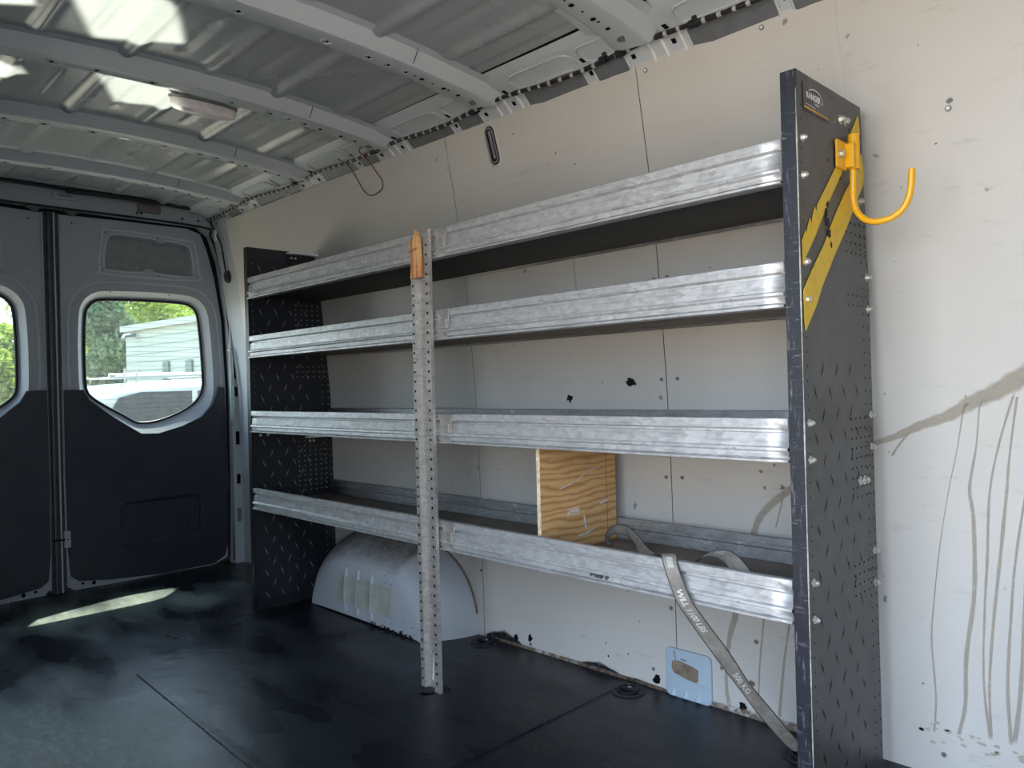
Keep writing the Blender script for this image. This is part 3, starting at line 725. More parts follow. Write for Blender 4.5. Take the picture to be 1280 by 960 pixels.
mb = MB()
for x in (-2.075, -1.985, -1.885):
    mb.tube([(x+.0*z, arch_y(z)-.001, z) for z in (.018, .03, .06, .1, .14, .18, .205)], [.004, .010, .012, .011, .010, .007, .003], 10)
mb.build('pressed_rib', 'arch', wa, smooth=True)
mb = MB(); vs = []
for i in range(13):
    for j in range(6):
        x = -2.14+.385*i/12; z = .056+.116*j/5+.004*math.sin(i*2.1)*(1 if j in (0, 5) else 0)
        by = max([math.sqrt(max(0, .0105**2-(x-q)**2)) if abs(x-q) < .0105 else 0 for q in (-2.075, -1.985, -1.885)])
        vs.append((x, arch_y(z)-.0016-by, z))
mb.add(vs, [(i*6+j, i*6+j+1, (i+1)*6+j+1, (i+1)*6+j) for i in range(12) for j in range(5)])
mb.build('tape_patch', 'tape', wa, smooth=True)['label'] = 'yellowed square of clear tape'
mb = MB()
for i in range(46):
    u = random.random(); x = -1.88+.30*u+random.uniform(-.02, .02); z = random.uniform(.003, .016) if i % 3 else random.uniform(.02, .06)
    if i > 36: x = random.uniform(-1.80, -1.70); z = random.uniform(.18, .24)
    r = random.uniform(.004, .011) if z < .02 else random.uniform(.002, .004)
    mb.disc((x, arch_y(z)-.0025, z), (0, -1, 0), r, 7, 0, r*.7)
mb.build('black_paint_splashes', 'blackdrop', wa)['kind'] = 'stuff'
mb = MB(); mb.tube([(p[0], p[1]-.003, max(.004, p[2])) for p in arch_ring(.5, 1.004, 1.004)[2:39]], .004, 6); mb.build('arch_seam', 'mud', wa, smooth=True)
mb = MB(); vs = []; fd = []
R0 = [arch_ring(min(y, .455), a*1.001, b*1.003)[13:36] for y, a, b in secs[:9]]
for k, r in enumerate(R0):
    for i, p in enumerate(r): vs.append((p[0], p[1]-.0012, p[2]+.0015)); fd.append(0 if i in (0, len(r)-1) or k == len(R0)-1 else (1-(k/len(R0))**2))
n = len(R0[0]); mb.add(vs, [(k*n+i, k*n+i+1, (k+1)*n+i+1, (k+1)*n+i) for k in range(len(R0)-1) for i in range(n-1)]); mb.fade = fd
mb.build('top_grime', 'archgrime', wa, smooth=True)

# ------------------------------------------------------------------ opening in the board low on the wall
pm = thing('exposed_wall_plate', 'pale blue metal plate exposed through a cut-out at the foot of the wall', 'plate', (-.545, .455, 0))
def wplate(pts, off): return [(x, wy(x, z)-off, z) for x, z in pts]
pl = rrect(-.625, -.0, -.470, .145, .018, 5)
mb = MB(); mb.add(wplate(pl, .002), [tuple(range(len(pl)))]); q = offset2(pl, -.004); mb.loft([wplate(pl, .002), wplate(pl, .009), wplate(q, .010)], 0, False, True)
mb.tube(wplate([(-.612, .062), (-.56, .060), (-.475, .052)], .011), .003, 6)
for x in (-.598, -.555, -.512): mb.cyl((x, wy(x, .0)-.008, .004), (0, .15, 1), .013, .042, 10, 0, .001)
mb.build('plate', 'bluemetal', pm, smooth=True, angle=30)
mb = MB(); hl = [(-.600, .108), (-.575, .112), (-.53, .104), (-.511, .097), (-.512, .066), (-.522, .055), (-.56, .064), (-.595, .072), (-.603, .085)]
mb.add(wplate(hl, .0115), [tuple(range(len(hl)))]); mb.build('dirt_filled_hole', 'mud', pm)['label'] = 'brown dirt-filled hole'
mb = MB(); mb.tube(wplate([(-.592, .14), (-.590, .125), (-.588, .112)], .012), .0012, 5); mb.tube(wplate([(-.57, .118), (-.55, .117)], .012), .0014, 5); mb.build('scratch', 'cavity', pm)

# ------------------------------------------------------------------ vent high on the wall
vt = thing('wall_vent', 'narrow dark oval slot fitting high on the wall under the roof rail', 'vent', (-1.205, .30, 1.72))
mb = MB(); c = [(x+(-.012)*(z-1.80)/.07*-1, z) for x, z in rrect(-1.232, 1.728, -1.176, 1.864, .027, 7)]
c = [(x+(1.80-z)*.10, z) for x, z in rrect(-1.233, 1.728, -1.180, 1.864, .024, 7)]
mb.loft([wplate(offset2(c, .007), .001), wplate(offset2(c, .004), .006), wplate(c, .006), wplate(offset2(c, -.003), .001)]); mb.build('bezel', 'panel', vt, smooth=True)
mb = MB(); ci = offset2(c, -.003); mb.add(wplate(ci, .0018), [tuple(range(len(ci)))]); mb.build('slot_back', 'seal', vt)
mb = MB(); ci = offset2(c, -.010); mb.tube(wplate(ci, .005), .003, 6, 0, True); mb.tube(wplate([(-1.209, 1.845), (-1.199, 1.75)], .004), .005, 6); mb.build('inner_ring', 'plastic_grey', vt, smooth=True)

# ------------------------------------------------------------------ wiring
pts = []; x = -3.36
while x < .95:
    dy = -interp(x, XT, YT)*.75
    pts.append((x, .266+dy+.006*math.sin(x*7), 1.903+.006*math.sin(x*11+1)-(.012 if x < -3.2 else 0))); x += .05
mb = MB(); mb.tube(pts, [.0072+.0015*math.sin(i*2.3) for i in range(len(pts))], 10)
loom = tag(mb.build('cable_loom', 'loom', smooth=True, origin=(-3.36, .2, 1.9)), 'black taped cable loom strung along the roof edge above the wall boards', 'cable')
for x in (-.66, -.60, -1.22, -1.80, -2.42, -.36, .02):
    dy = -interp(x, XT, YT)*.75; mb = MB(); mb.tube([(x-.012, .266+dy, 1.903), (x+.012, .266+dy, 1.903)], .0115, 10); mb.box((x-.006, .266+dy, 1.905), (x+.006, .290+dy, 1.925)); mb.build('loom_clip', 'seal', loom, smooth=True)
for name, x0 in (('hanging_wire', 0),):
    w = [(-1.78, 1.918), (-1.84, 1.905), (-1.862, 1.885), (-1.860, 1.842), (-1.833, 1.805), (-1.832, 1.78), (-1.855, 1.764), (-1.913, 1.757), (-1.952, 1.775), (-1.975, 1.805), (-1.992, 1.837), (-1.991, 1.885), (-1.99, 1.905)]
    P = [(x, wy(x, z)-.012-.03*(z > 1.87)-.05*(z > 1.9), z) for x, z in w]; P = cr(P, 5, False)
    mb = MB(); k = int(len(P)*.62); mb.tube(P[:k+1], .0022, 6); mb.tube(P[k:], .0019, 6, 1)
    tag(mb.build('hanging_wire', ['red', 'seal'], smooth=True, origin=P[0]), 'loose loop of thin dark red wire dangling from the roof loom onto the wall', 'wire')

# ------------------------------------------------------------------ ceiling lamp
lm = thing('ceiling_lamp', 'milky white oval lamp on the side of the second roof bow from the rear doors', 'lamp', (-1.93, -.40, 1.955))
base = [(-1.905+.028*math.cos(t)*1.0, -.40+.115*math.copysign(abs(math.sin(t))**.8, math.sin(t))) for t in [2*PI*i/28 for i in range(28)]]
mb = MB(); cx, cy = -1.905, -.40
S = lambda s, z: [(cx+(a-cx)*s, cy+(b-cy)*s, z) for a, b in base]
mb.loft([S(1.05, 1.972), S(1.05, 1.962)], 0, False, True); mb.build('base', 'plastic_grey', lm, smooth=True)
mb = MB(); mb.loft([S(1.0, 1.962), S(1.0, 1.942), S(.92, 1.932), S(.7, 1.926)], 0, False, True); mb.build('lens', 'lens', lm, smooth=True)

# ------------------------------------------------------------------ shelving unit
SH = thing('shelving_unit', 'four-shelf steel shelving unit with black tread-plate ends bolted along the wall', 'shelves', (-1.2, .2, 0))
H = 1.590
def end_panel(x, yb_bot, yb_top, far=False):
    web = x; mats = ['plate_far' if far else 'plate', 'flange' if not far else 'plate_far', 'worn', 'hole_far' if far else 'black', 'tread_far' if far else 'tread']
    yb = lambda z: interp(z, [0, 1.18, 1.40, H], [yb_bot, yb_bot-.012, yb_bot-.028, yb_top]); t = .0025; W = .033
    mb = MB(); zs = [.0, .3, .6, .9, 1.18, 1.40, H]
    # web
    for sx in (0, -t):
        mb.add([(web+sx, 0, z) for z in zs]+[(web+sx, yb(z), z) for z in zs], [(i, i+1, 8+i, 7+i) for i in range(6)], 0)
    # flanges front and back
    mb.box((web-W, -.0005, 0), (web, t, H), 1)
    for z0, z1 in zip(zs[:-1], zs[1:]):
        mb.add([(web, yb(z0), z0), (web, yb(z1), z1), (web-W, yb(z1), z1), (web-W, yb(z0), z0)], [(0, 1, 2, 3)], 0)
    mb.add([(web, 0, H), (web, yb(H), H), (web-.006, yb(H), H), (web-.006, 0, H)], [(0, 1, 2, 3)], 0)
    # bare worn corner edge
    if not far: mb.tube([(web-.0005, .0, z) for z in [.0+.05*i for i in range(32)]], [.0016*random.uniform(.4, 1.15) for _ in range(32)], 6, 2)
    s = 1; xf = web+.0006
    # tread marks
    row = 0; z = .06
    while z < H-.06:
        for k in range(4):
            y = (.055 if row % 2 == 0 else .092)+.073*k
            if y > .30 or (z > 1.0 and not far) or (not far and z > .96 and y < .2 and z > 1.02): continue
            if far and (abs(z-.32) < .0): continue
            tilt = math.radians(64 if row % 2 else 116); L = .0200; wd = .0022
            dy, dz = math.cos(tilt)*L, math.sin(tilt)*L; ny_, nz_ = -math.sin(tilt)*wd, math.cos(tilt)*wd
            pts = [(xf, y-dy, z-dz), (xf+.0005, y+ny_, z+nz_), (xf, y+dy, z+dz), (xf+.0005, y-ny_, z-nz_)]
            mb.add([(p[0], p[1], p[2]) for p in pts], [(0, 1, 3), (1, 2, 3)], 4)
        z += .048; row += 1
    # perforations
    hx = xf+.0004; hr = .0028
    hole = lambda y, z, r=hr: mb.disc((hx, y, z), (1, 0, 0), r, 7, 3)
    z = .08
    while z < H-.05:
        if yb(z) > .3: hole(yb(z)-.012, z); hole(yb(z)-.043, z+.002)
        if not far or z > .9: hole(.018, z, .0022)
        z += .030
    for z0, nr in ((.68, 9), (.46, 4), (1.24, 5), (1.12, 2)) if not far else ((.50, 11), (1.235, 6), (1.02, 3)):
        for i in range(nr):
            for j in range(5 if not far else 6): hole(.238+.026*j if not far else .225+.028*j, z0+.0225*i, .0029 if not far else .0032)
    for y, z in ((.15, 1.43), (.16, 1.38), (.21, 1.44), (.21, 1.40), (.265, 1.52), (.28, 1.50), (.27, 1.47)):
        if not far: hole(y, z, .0035)
    ep = mb.build('end_panel', mats, SH, origin=(x, 0, 0))
    ep['label'] = 'black tread-plate end panel by the rear doors' if far else 'black tread-plate end panel with yellow stripes'
    def bolt(y, z, r=.0068):
        m2 = MB(); m2.cyl((web-.001, y, z), (1, 0, 0), r*1.25, .0026, 14); m2.cyl((web+.0012, y, z), (1, 0, 0), r, .0075, 6, 0, r*.9)
        m2.cyl((web+.008, y, z), (1, 0, 0), r*.45, .004, 8); m2.build('bolt', 'bolt', ep, smooth=True, angle=30)
    if not far:
        for z in (1.452, 1.375, 1.196, 1.119, .863, .787, .533, .457): bolt(.022, z)
        for z in (1.366, 1.190, 1.115, .865, .790, .543, .467): bolt(min(yb(z)-.013, .358 if z < 1.3 else .322), z)
        for y, z in ((.222, 1.535), (.247, 1.536), (.283, .716), (.310, .715)): bolt(y, z, .0085)
    else:
        for y, z in ((.04, .765), (.075, .765), (.05, .85)): bolt(y, z, .005)
    return ep, yb
epn, ybn = end_panel(.031, .378, .340)
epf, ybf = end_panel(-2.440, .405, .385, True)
# stripes
def decal(name, pts, mats, x, parent, lab=None, thick=.0008):
    n = len(pts); mb = MB(); mb.add([(x+thick, a, b) for a, b in pts]+[(x, a, b) for a, b in pts], [tuple(range(n))]+[(i, (i+1) % n, n+(i+1) % n, n+i) for i in range(n)])
    o = mb.build(name, mats, parent)
    if lab: o['label'] = lab
    return o
def ragged(a, b, n=6, amp=.006):
    out = []
    for i in range(1, n): t = i/n; out.append((a[0]+(b[0]-a[0])*t+random.uniform(-amp, amp), a[1]+(b[1]-a[1])*t+random.uniform(-amp, amp)))
    return out
A = [(.322, 1.567), (.330, 1.528), (.325, 1.508), (.261, 1.480), (.245, 1.440), (.178, 1.372), (.129, 1.322), (.076, 1.260), (.025, 1.208), (.009, 1.188), (.008, 1.238), (.025, 1.262), (.030, 1.252), (.036, 1.271), (.048, 1.290), (.056, 1.279), (.062, 1.298), (.072, 1.317), (.082, 1.307), (.084, 1.322), (.119, 1.356), (.181, 1.416), (.248, 1.486)]
decal('yellow_stripe', A, 'yellow', .0322, epn, 'upper diagonal yellow stripe')
Bp = [(.338, 1.481), (.350, 1.430), (.337, 1.401), (.289, 1.350), (.235, 1.290), (.166, 1.222), (.100, 1.151), (.067, 1.107), (.013, 1.052), (.009, 1.075), (.008, 1.137), (.052, 1.183), (.105, 1.233), (.132, 1.262), (.147, 1.256), (.147, 1.281), (.183, 1.321), (.236, 1.374), (.265, 1.400), (.300, 1.440)]
decal('yellow_stripe', Bp, 'yellow', .0322, epn, 'lower diagonal yellow stripe')
for cy, cz, r in ((.135, 1.290, .009), (.142, 1.268, .008), (.128, 1.312, .010), (.136, 1.330, .006), (.150, 1.245, .005)):
    decal('torn_patch', [(cy+r*random.uniform(.5, 1.3)*math.cos(t*PI/5), cz+r*random.uniform(.6, 1.9)*math.sin(t*PI/5)) for t in range(10)], 'tread', .0331, epn)
# maker's label
lab = decal('name_label', rrect(.031, 1.514, .158, 1.5745, .003, 3), 'decal_black', .0320, epn, 'black name label lettered RANGER', .0005)
def yz_text(mb, s, size, y, z, x, mi=0, bold=0, sx=1, slope=0):
    V, F = text_mesh(s, size, bold); mb.add([(x, y+v.x*sx, z+v.y+slope*v.x) for v in V], F, mi)
mb = MB(); yz_text(mb, 'RANGER', .0185, .044, 1.5415, .0332, 0, .0009, .98); yz_text(mb, 'DESIGN', .0062, .085, 1.5335, .0332, 0, .0002); mb.add([(.0332, .040, 1.5272), (.0332, .088, 1.5262), (.0332, .088, 1.5276), (.0332, .040, 1.5286)], [(0, 1, 2, 3)])
arc = [(math.radians(a_)) for a_ in range(-22, 150, 8)]
P1 = [(.0332, .087+.036*math.cos(t), 1.5475+.0165*math.sin(t)) for t in arc]; P2 = [(.0332, .087+.0385*math.cos(t), 1.5475+.0190*math.sin(t)) for t in arc]
mb.add([p for pr in zip(P1, P2) for p in pr], [(2*i, 2*i+1, 2*i+3, 2*i+2) for i in range(len(arc)-1)])
mb.build('label_lettering', 'white', epn)
mb = MB(); mb.add([(.0332, .034, 1.5185), (.0332, .154, 1.5175), (.0332, .154, 1.5205), (.0332, .034, 1.5225)], [(0, 1, 2, 3)]); mb.build('gold_line', 'gold', epn)
# brackets from the far end to the wall
for z, y0, y1 in ((1.578, .185, .335), (.742, .255, .400)):
    mb = MB(); xb = -2.425
    mb.box((-2.438, y0, z-.040), (-2.4345, y0+.09, z), 0); mb.box((-2.438, y0, z-.003), (-2.405, y1+.015, z+.006), 4)
    for q in (.022, .042): mb.cyl((-2.435, y0+q, z-.018), (1, 0, 0), .006, .006, 6, 2)
    for q in (.058, .078): mb.disc((-2.4335, y0+q, z-.026), (1, 0, 0), .003, 8, 3)
    mb.build('wall_bracket', ['plate_far', 'galv', 'bolt', 'black', 'white'], epf, bevel=.0008)
# shelves
ZT = [(1.454, 1.361), (1.1993, 1.1043), (.8732, .7813), (.5369, .4472)]
BP = [(1.0, .013), (1.0, .001), (.985, -.002), (.78, -.003), (.735, .008), (.675, .008), (.655, .001), (.36, .000), (.325, -.007), (.275, -.008), (.235, .0), (.11, -.001), (.09, .004), (.07, .004), (.05, -.008), (.01, -.008), (.0, -.003), (.0, .022)]
for k, (zt, zb) in enumerate(ZT):
    h = zt-zb; s = bpy.data.objects.new('shelf', None); COL.objects.link(s); s.parent = SH; s.location = Vector((-1.2, 0, zb))-rootpos(SH)
    s['label'] = ['topmost shelf', 'second shelf from the top', 'third shelf from the top', 'lowest shelf, with a plywood divider and strap'][k]
    for a, b, dy in ((-2.436, -1.190, .0), (-1.190, -.003, -.0015)):
        mb = MB(); prof = [(p[1]+dy+.001, zb+h*p[0]) for p in BP]; mb.extrude_x(prof, a, b, 0, False, 24)
        for x in (a, b): pass
        mb.build('front_beam', 'galv', s, smooth=True, angle=25, solid=.0018)
    # splice plate beside the post
    mb = MB(); xs0 = -1.135
    mb.box((xs0, -.0075, zb+h*.34), (xs0+.055, -.004, zb+h*.98)); mb.box((xs0, -.0075, zb+h*.06), (xs0+.05, -.004, zb+h*.28)); mb.box((xs0+.022, -.014, zb+h*.34), (xs0+.047, -.006, zb+h*.66))
    mb.build('splice_plate', 'post', s, bevel=.0015)
    mb = MB(); mb.extrude_x([(.012, zb+.012), (.376, zb+.012), (.376, zb+.024), (.012, zb+.024)], -2.434, -.003, 0, True)
    mb.build('tray', 'tray_brown' if k in (1, 3) else 'tray', s)
    yr = .385
    prof = [(yr-.006, zb+.006), (yr+.004, zb+.006), (yr+.004, zb+.020), (yr+.001, zb+.024), (yr+.001, zb+.055), (yr-.003, zb+.060), (yr-.003, zb+.066), (yr+.001, zb+.070), (yr+.001, zt-.004), (yr+.010, zt-.002)]
    mb = MB(); mb.extrude_x(prof, -2.434, -.0, 0, False, 12); mb.build('rear_beam', 'rear_rail', s, smooth=True, angle=25, solid=.0018)
    if k == 3:
        mb = MB(); V, F = text_mesh('FY000P 1P', .0125, .0006)
        mb.add([(-.545+v.x*1.1, -.0024, zb+h*.125+v.y) for v in V], F); mb.build('stamped_lettering', 'black', s)
        for i in range(8):
            x = -1.1+i*.13; mb = MB()
        mb = MB()
        for i in range(5): mb.tube([(-.085+.014*i, yr-.005, .500-.002*i), (-.080+.014*i, yr-.005, .478)], .0012, 5)
        mb.build('pen_scribble', 'black', s)
# hex heads inside near the ends
# middle post: hat-section, perforated
mb = MB(); y0 = -.030
prof = [(-1.234, y0+.004), (-1.234, y0), (-1.214, y0), (-1.2085, y0+.016), (-1.174, y0+.016), (-1.1665, y0), (-1.141, y0), (-1.141, y0+.012)]
zs = [.0+.0485*i for i in range(30)]+[1.43]
n = len(prof); vs = []
for i, z in enumerate(zs):
    wv = .0012*math.sin(i*1.3)
    for j, (x, y) in enumerate(prof): vs.append((x+(wv if j < 2 else 0), y+(.0008*math.sin(i*2.1) if j < 2 else 0), z+(.022 if (i == len(zs)-1 and j > 4) else 0)))
mb.add(vs, [(i*n+j, i*n+j+1, (i+1)*n+j+1, (i+1)*n+j) for i in range(len(zs)-1) for j in range(n-1)])
z = .03
while z < 1.43:
    for x in (-1.2245, -1.1535): mb.disc((x, y0-.0012, z), (0, -1, 0), .0044, 9, 1)
    z += .0305
for z in (.12, .30, .66, .82, 1.05): mb.disc((-1.191, y0+.0145, z), (0, -1, 0), .0022, 8, 1)
post = mb.build('middle_post', ['post', 'black'], SH, smooth=True, angle=20, origin=(-1.19, y0, 0))
post['label'] = 'perforated upright post at mid length'
mb = MB(); mb.box((-1.225, y0, .0), (-1.15, y0+.05, .003), 0); mb.add([(-1.19+.04*math.cos(t)*random.uniform(.6, 1.2), y0+.0+.035*math.sin(t)*random.uniform(.6, 1.3), .0035) for t in [i*PI/7 for i in range(14)]], [tuple(range(14))], 1)
mb.build('foot_plate', ['seal', 'seal'], post)
mb = MB(); pts = []
for i in range(9): pts.append((-1.18, y0-.001+.012, .02+.012*i))
mb.add([(-1.195, y0+.0135, .03), (-1.172, y0+.0135, .02), (-1.168, y0+.0135, .09), (-1.178, y0+.0135, .15), (-1.188, y0+.0135, .09)], [(0, 1, 2, 3, 4)]); mb.build('white_paint_smear', 'white', post)

# ------------------------------------------------------------------ splintered stick on the post
mb = MB(); zb0, zt0 = 1.303, 1.418; rows = 7; cols = 9; vs = []
for face, yy in ((0, y0-.010), (1, y0+.0)):
    for i in range(rows+1):
        for j in range(cols+1):
            t = i/rows; u = j/cols; x = -1.226+.050*u+(.006*(1-t) if j else .0045*math.sin(t*3)); z = zb0+(zt0-zb0)*t
            if i == rows: z += .026*u+random.choice((-.012, .0, .012, .020))*(.5+u)
            vs.append((x, yy+.0015*math.sin(j*2.2+i*.4)+(-.002 if 0 < j < cols else 0)*(1-face), z))
c1 = cols+1; nf = (rows+1)*c1; F = []
for i in range(rows):
    for j in range(cols):
        a = i*c1+j; F += [(a, a+1, a+c1+1, a+c1), (nf+a, nf+a+c1, nf+a+c1+1, nf+a+1)]
for j in range(cols): F += [(j, nf+j, nf+j+1, j+1), (rows*c1+j, rows*c1+j+1, nf+rows*c1+j+1, nf+rows*c1+j)]
for i in range(rows): F += [(i*c1, (i+1)*c1, nf+(i+1)*c1, nf+i*c1), (i*c1+cols, nf+i*c1+cols, nf+(i+1)*c1+cols, (i+1)*c1+cols)]
mb.add(vs, F)
mb.tube([(-1.224, y0-.0125, 1.388), (-1.20, y0-.0135, 1.392), (-1.182, y0-.0125, 1.396)], .0018, 5, 1)
for i in range(5): mb.box((-1.212+.007*i, y0-.0128, 1.336), (-1.2085+.007*i, y0-.0115, 1.338+.001*(i % 2)), 1)
tag(mb.build('splintered_stick', ['stick', 'ply_line'], origin=(-1.2, y0, zb0)), 'short splintered pine stick wedged in the top of the middle shelf post', 'stick')

# ------------------------------------------------------------------ plywood divider
mb = MB()
mb.box((-.757, .030, .4715), (-.745, .372, .790), 0)
dv = mb.build('plywood_divider', 'ply', bevel=.001, origin=(-.751, .2, .4715)); tag(dv, 'knotty orange-brown plywood divider board standing on the lowest shelf', 'board')
mb = MB(); mb.box((-.7572, .0285, .4716), (-.7448, .0302, .7895)); mb.build('raw_edge', 'ply_edge', dv)['label'] = 'pale raw front edge'
mb = MB(); mb.box((-.7449, .325, .472), (-.7443, .3262, .789)); mb.build('saw_line', 'ply_line', dv)
M['chalk'] = mk_smear('white_chalk_scuff', (.85, .80, .72), .75, 60, .3, .5)
def div_smear(pts, w):
    P = cr([(0, a, b) for a, b in pts], 4, False); m2 = MB(); vs = []; fd = []
    for i, p in enumerate(P):
        t = (P[min(i+1, len(P)-1)]-P[max(i-1, 0)]).normalized()
        for q in (-1, 0, 1): vs.append((-.7440, p.y-t.z*w*q, p.z+t.y*w*q)); fd.append(1-abs(q))
    m2.add(vs, [(3*i+k, 3*i+k+1, 3*i+k+4, 3*i+k+3) for i in range(len(P)-1) for k in (0, 1)]); m2.fade = fd; m2.build('chalk_scuff', 'chalk', dv)
div_smear([(.11, .655), (.18, .67), (.24, .695), (.29, .70)], .0035); div_smear([(.14, .578), (.17, .585), (.20, .58)], .014); div_smear([(.215, .565), (.22, .54), (.222, .525)], .009)
div_smear([(.29, .592), (.33, .598)], .007); div_smear([(.19, .508), (.24, .514), (.26, .525)], .007)

# ------------------------------------------------------------------ ratchet strap webbing
def ribbon_pts(ctrl, n=10): 
    C = cr([c[0] for c in ctrl], n, False); Wd = cr([c[1] for c in ctrl], n, False); return C, [w.normalized() for w in Wd]
def ribbon(mb, C, Wd, half, mi=0, edge=1):
    n = 5; o = len(mb.v)
    mb.v += [tuple(c+w*half*q) for c, w in zip(C, Wd) for q in (-1, -.86, 0, .86, 1)]
    for i in range(len(C)-1):
        for k in range(4): mb.f.append((o+i*n+k, o+i*n+k+1, o+(i+1)*n+k+1, o+(i+1)*n+k)); mb.m.append(edge if k in (0, 3) else mi)
def ribbon_text(mb, s, size, C, Wd, start, mi, off, vshift=0, squash=1.0):
    L = [0]
    for a, b in zip(C[:-1], C[1:]): L.append(L[-1]+(b-a).length)
    V, F = text_mesh(s, size, size*.03); out = []
    for v in V:
        d = start+v.x; i = 0
        while i < len(L)-2 and L[i+1] < d: i += 1
        t = (d-L[i])/max(1e-6, L[i+1]-L[i]); c = C[i].lerp(C[i+1], t); w = Wd[i].lerp(Wd[i+1], t).normalized()
        T = (C[i+1]-C[i]).normalized(); nrm = T.cross(w)
        if nrm.dot(Vector((.7154, -1.5123, .9583))-c) < 0: nrm = -nrm
        out.append(c+w*((v.y-size*.35)*squash+vshift)+nrm*off)
    mb.add(out, F, mi)
V3 = Vector
ctrl = [((-.700, .275, .474), (.25, -1, .1)), ((-.705, .272, .492), (.3, -.8, .5)), ((-.675, .262, .522), (.3, -.6, .7)), ((-.610, .240, .532), (.2, -.4, .9)),
        ((-.545, .200, .520), (.3, -.2, .9)), ((-.49, .150, .505), (.6, .2, .7)), ((-.43, .100, .510), (.85, .45, .3)), ((-.365, .045, .533), (.85, .5, .12)), ((-.312, .008, .546), (.9, .4, .05)),
        ((-.292, -.014, .530), (1, .08, .1)), ((-.272, -.020, .490), (1, .1, .16)), ((-.250, -.022, .450), (1, .15, .2)), ((-.236, .02, .39), (1, .3, .2)), ((-.222, .085, .310), (.8, .2, .35)),
        ((-.206, .160, .215), (.6, -.1, .55)), ((-.186, .230, .130), (.85, .2, .35)), ((-.166, .300, .050), (.9, .3, .3)), ((-.150, .332, .016), (.9, .3, .2))]
C, Wd = ribbon_pts([(V3(a), V3(b).normalized()) for a, b in ctrl], 7)
mb = MB(); half = []
ribbon(mb, C, Wd, .0195, 0, 1)
st = tag(mb.build('tie_down_strap', ['web', 'web_edge'], smooth=True, origin=(-.15, .332, 0), solid=.0012), 'worn grey webbing strap draped over the lowest shelf edge down to the floor ring', 'strap')
mb = MB()
L = 0; idx = 0
acc = [0]
for a, b in zip(C[:-1], C[1:]): acc.append(acc[-1]+(b-a).length)
i9 = acc[8*7]
for nm, txt, sz, st_ in (('load_marking', 'WLL 1100 LBS', .021, .095), ('weight_marking', '500 KG', .024, .375)):
    mb = MB(); ribbon_text(mb, txt, sz, C, Wd, i9+st_, 0, .0016); mb.build(nm, 'webprint', st)
mb = MB(); ribbon_text(mb, 'IIIIE', .020, C, Wd, i9+.015, 0, .0016); mb.build('stitched_marking', 'webprint', st)
ctrl2 = [((-.33, .055, .478), (.2, 1, .1)), ((-.30, .075, .505), (.2, 1, .3)), ((-.255, .09, .540), (.2, 1, .25)), ((-.205, .085, .545), (.3, .9, .3)), ((-.160, .07, .520), (.5, .8, .4)), ((-.125, .06, .485), (.6, .8, .2)), ((-.105, .065, .475), (.5, .9, .1))]
C2, W2 = ribbon_pts([(V3(a), V3(b).normalized()) for a, b in ctrl2], 7)
mb = MB(); ribbon(mb, C2, W2, .0205, 0, 1)
mb.build('looped_tail', ['web', 'web_edge'], st, smooth=True, solid=.0012)
mb = MB(); ribbon_text(mb, 'WLL KG', .018, C2, W2, .08, 0, .0016, .004); mb.build('tail_lettering', 'webprint', st)

# ------------------------------------------------------------------ floor tie-down rings
def ring(x, y, label):
    t = thing('tie_down_ring', label, 'floor ring', (x, y, 0)); 
    mb = MB(); c = lambda r, z: [(x+r*math.cos(a), y+r*math.sin(a), z) for a in [2*PI*i/28 for i in range(28)]]
    mb.loft([c(.055, .0005), c(.052, .004), c(.044, .004), c(.040, .0008)]); mb.add(c(.040, .0009), [tuple(range(28))]); mb.build('cup', 'seal', t, smooth=True)
    mb = MB(); mb.tube([(x+.030*math.cos(a), y+.030*math.sin(a), .007+.004*math.sin(a)) for a in [2*PI*i/20 for i in range(20)]], .0042, 7, 0, True); mb.tube([(x-.032, y-.002, .007), (x+.032, y-.002, .007)], .006, 8); mb.build('ring', 'seal', t, smooth=True)
    mb = MB(); mb.cyl((x, y+.006, .004), (0, 0, 1), .008, .007, 12, 0, .006); mb.build('screw_head', 'bolt', t, smooth=True)
ring(-1.385, .385, 'round black recessed floor ring beside the wheel arch')
ring(-.722, .378, 'round black recessed floor ring just behind the blue metal plate at the wall foot')
ring(-.150, .345, 'round black recessed floor ring where the strap end is hooked')

# ------------------------------------------------------------------ yellow ladder hook
hk = thing('ladder_hook', 'bright yellow J-shaped steel hook clamped on the striped end panel', 'hook', (.05, .25, 1.3))
mb = MB(); c = [(.033, a, b) for a, b in rrect(.184, 1.420, .236, 1.484, .005, 3)]
mb.loft([c, [(.038, p[1], p[2]) for p in c]], 0, True, True)
mb.box((.036, .228, 1.426), (.056, .246, 1.480))
mb.build('bracket', 'hook', hk, bevel=.0015)
mb = MB(); mb.cyl((.038, .208, 1.454), (1, 0, 0), .0075, .006, 6); mb.cyl((.0375, .208, 1.454), (1, 0, 0), .010, .002, 14); mb.build('bracket_bolt', 'bolt', hk, smooth=True, angle=30)
hx, hy = .048, .252
mb = MB(); mb.cyl((hx, hy, 1.424), (0, 0, 1), .0125, .052, 20); mb.cyl((hx, hy, 1.478), (0, 0, 1), .0125, .025, 20); mb.cyl((hx, hy, 1.470), (0, 0, 1), .0115, .010, 20); mb.build('sleeve', 'hook', hk, smooth=True)
HK = [(.0, 1.47), (-.003, 1.415), (-.004, 1.375), (-.001, 1.342), (.010, 1.318), (.031, 1.302), (.056, 1.299), (.081, 1.304), (.102, 1.320), (.113, 1.342), (.118, 1.368), (.120, 1.400)]
mb = MB(); mb.tube(cr([(hx+a, hy, b) for a, b in HK], 6, False), .0072, 14); mb.build('hook_rod', 'hook', hk, smooth=True)

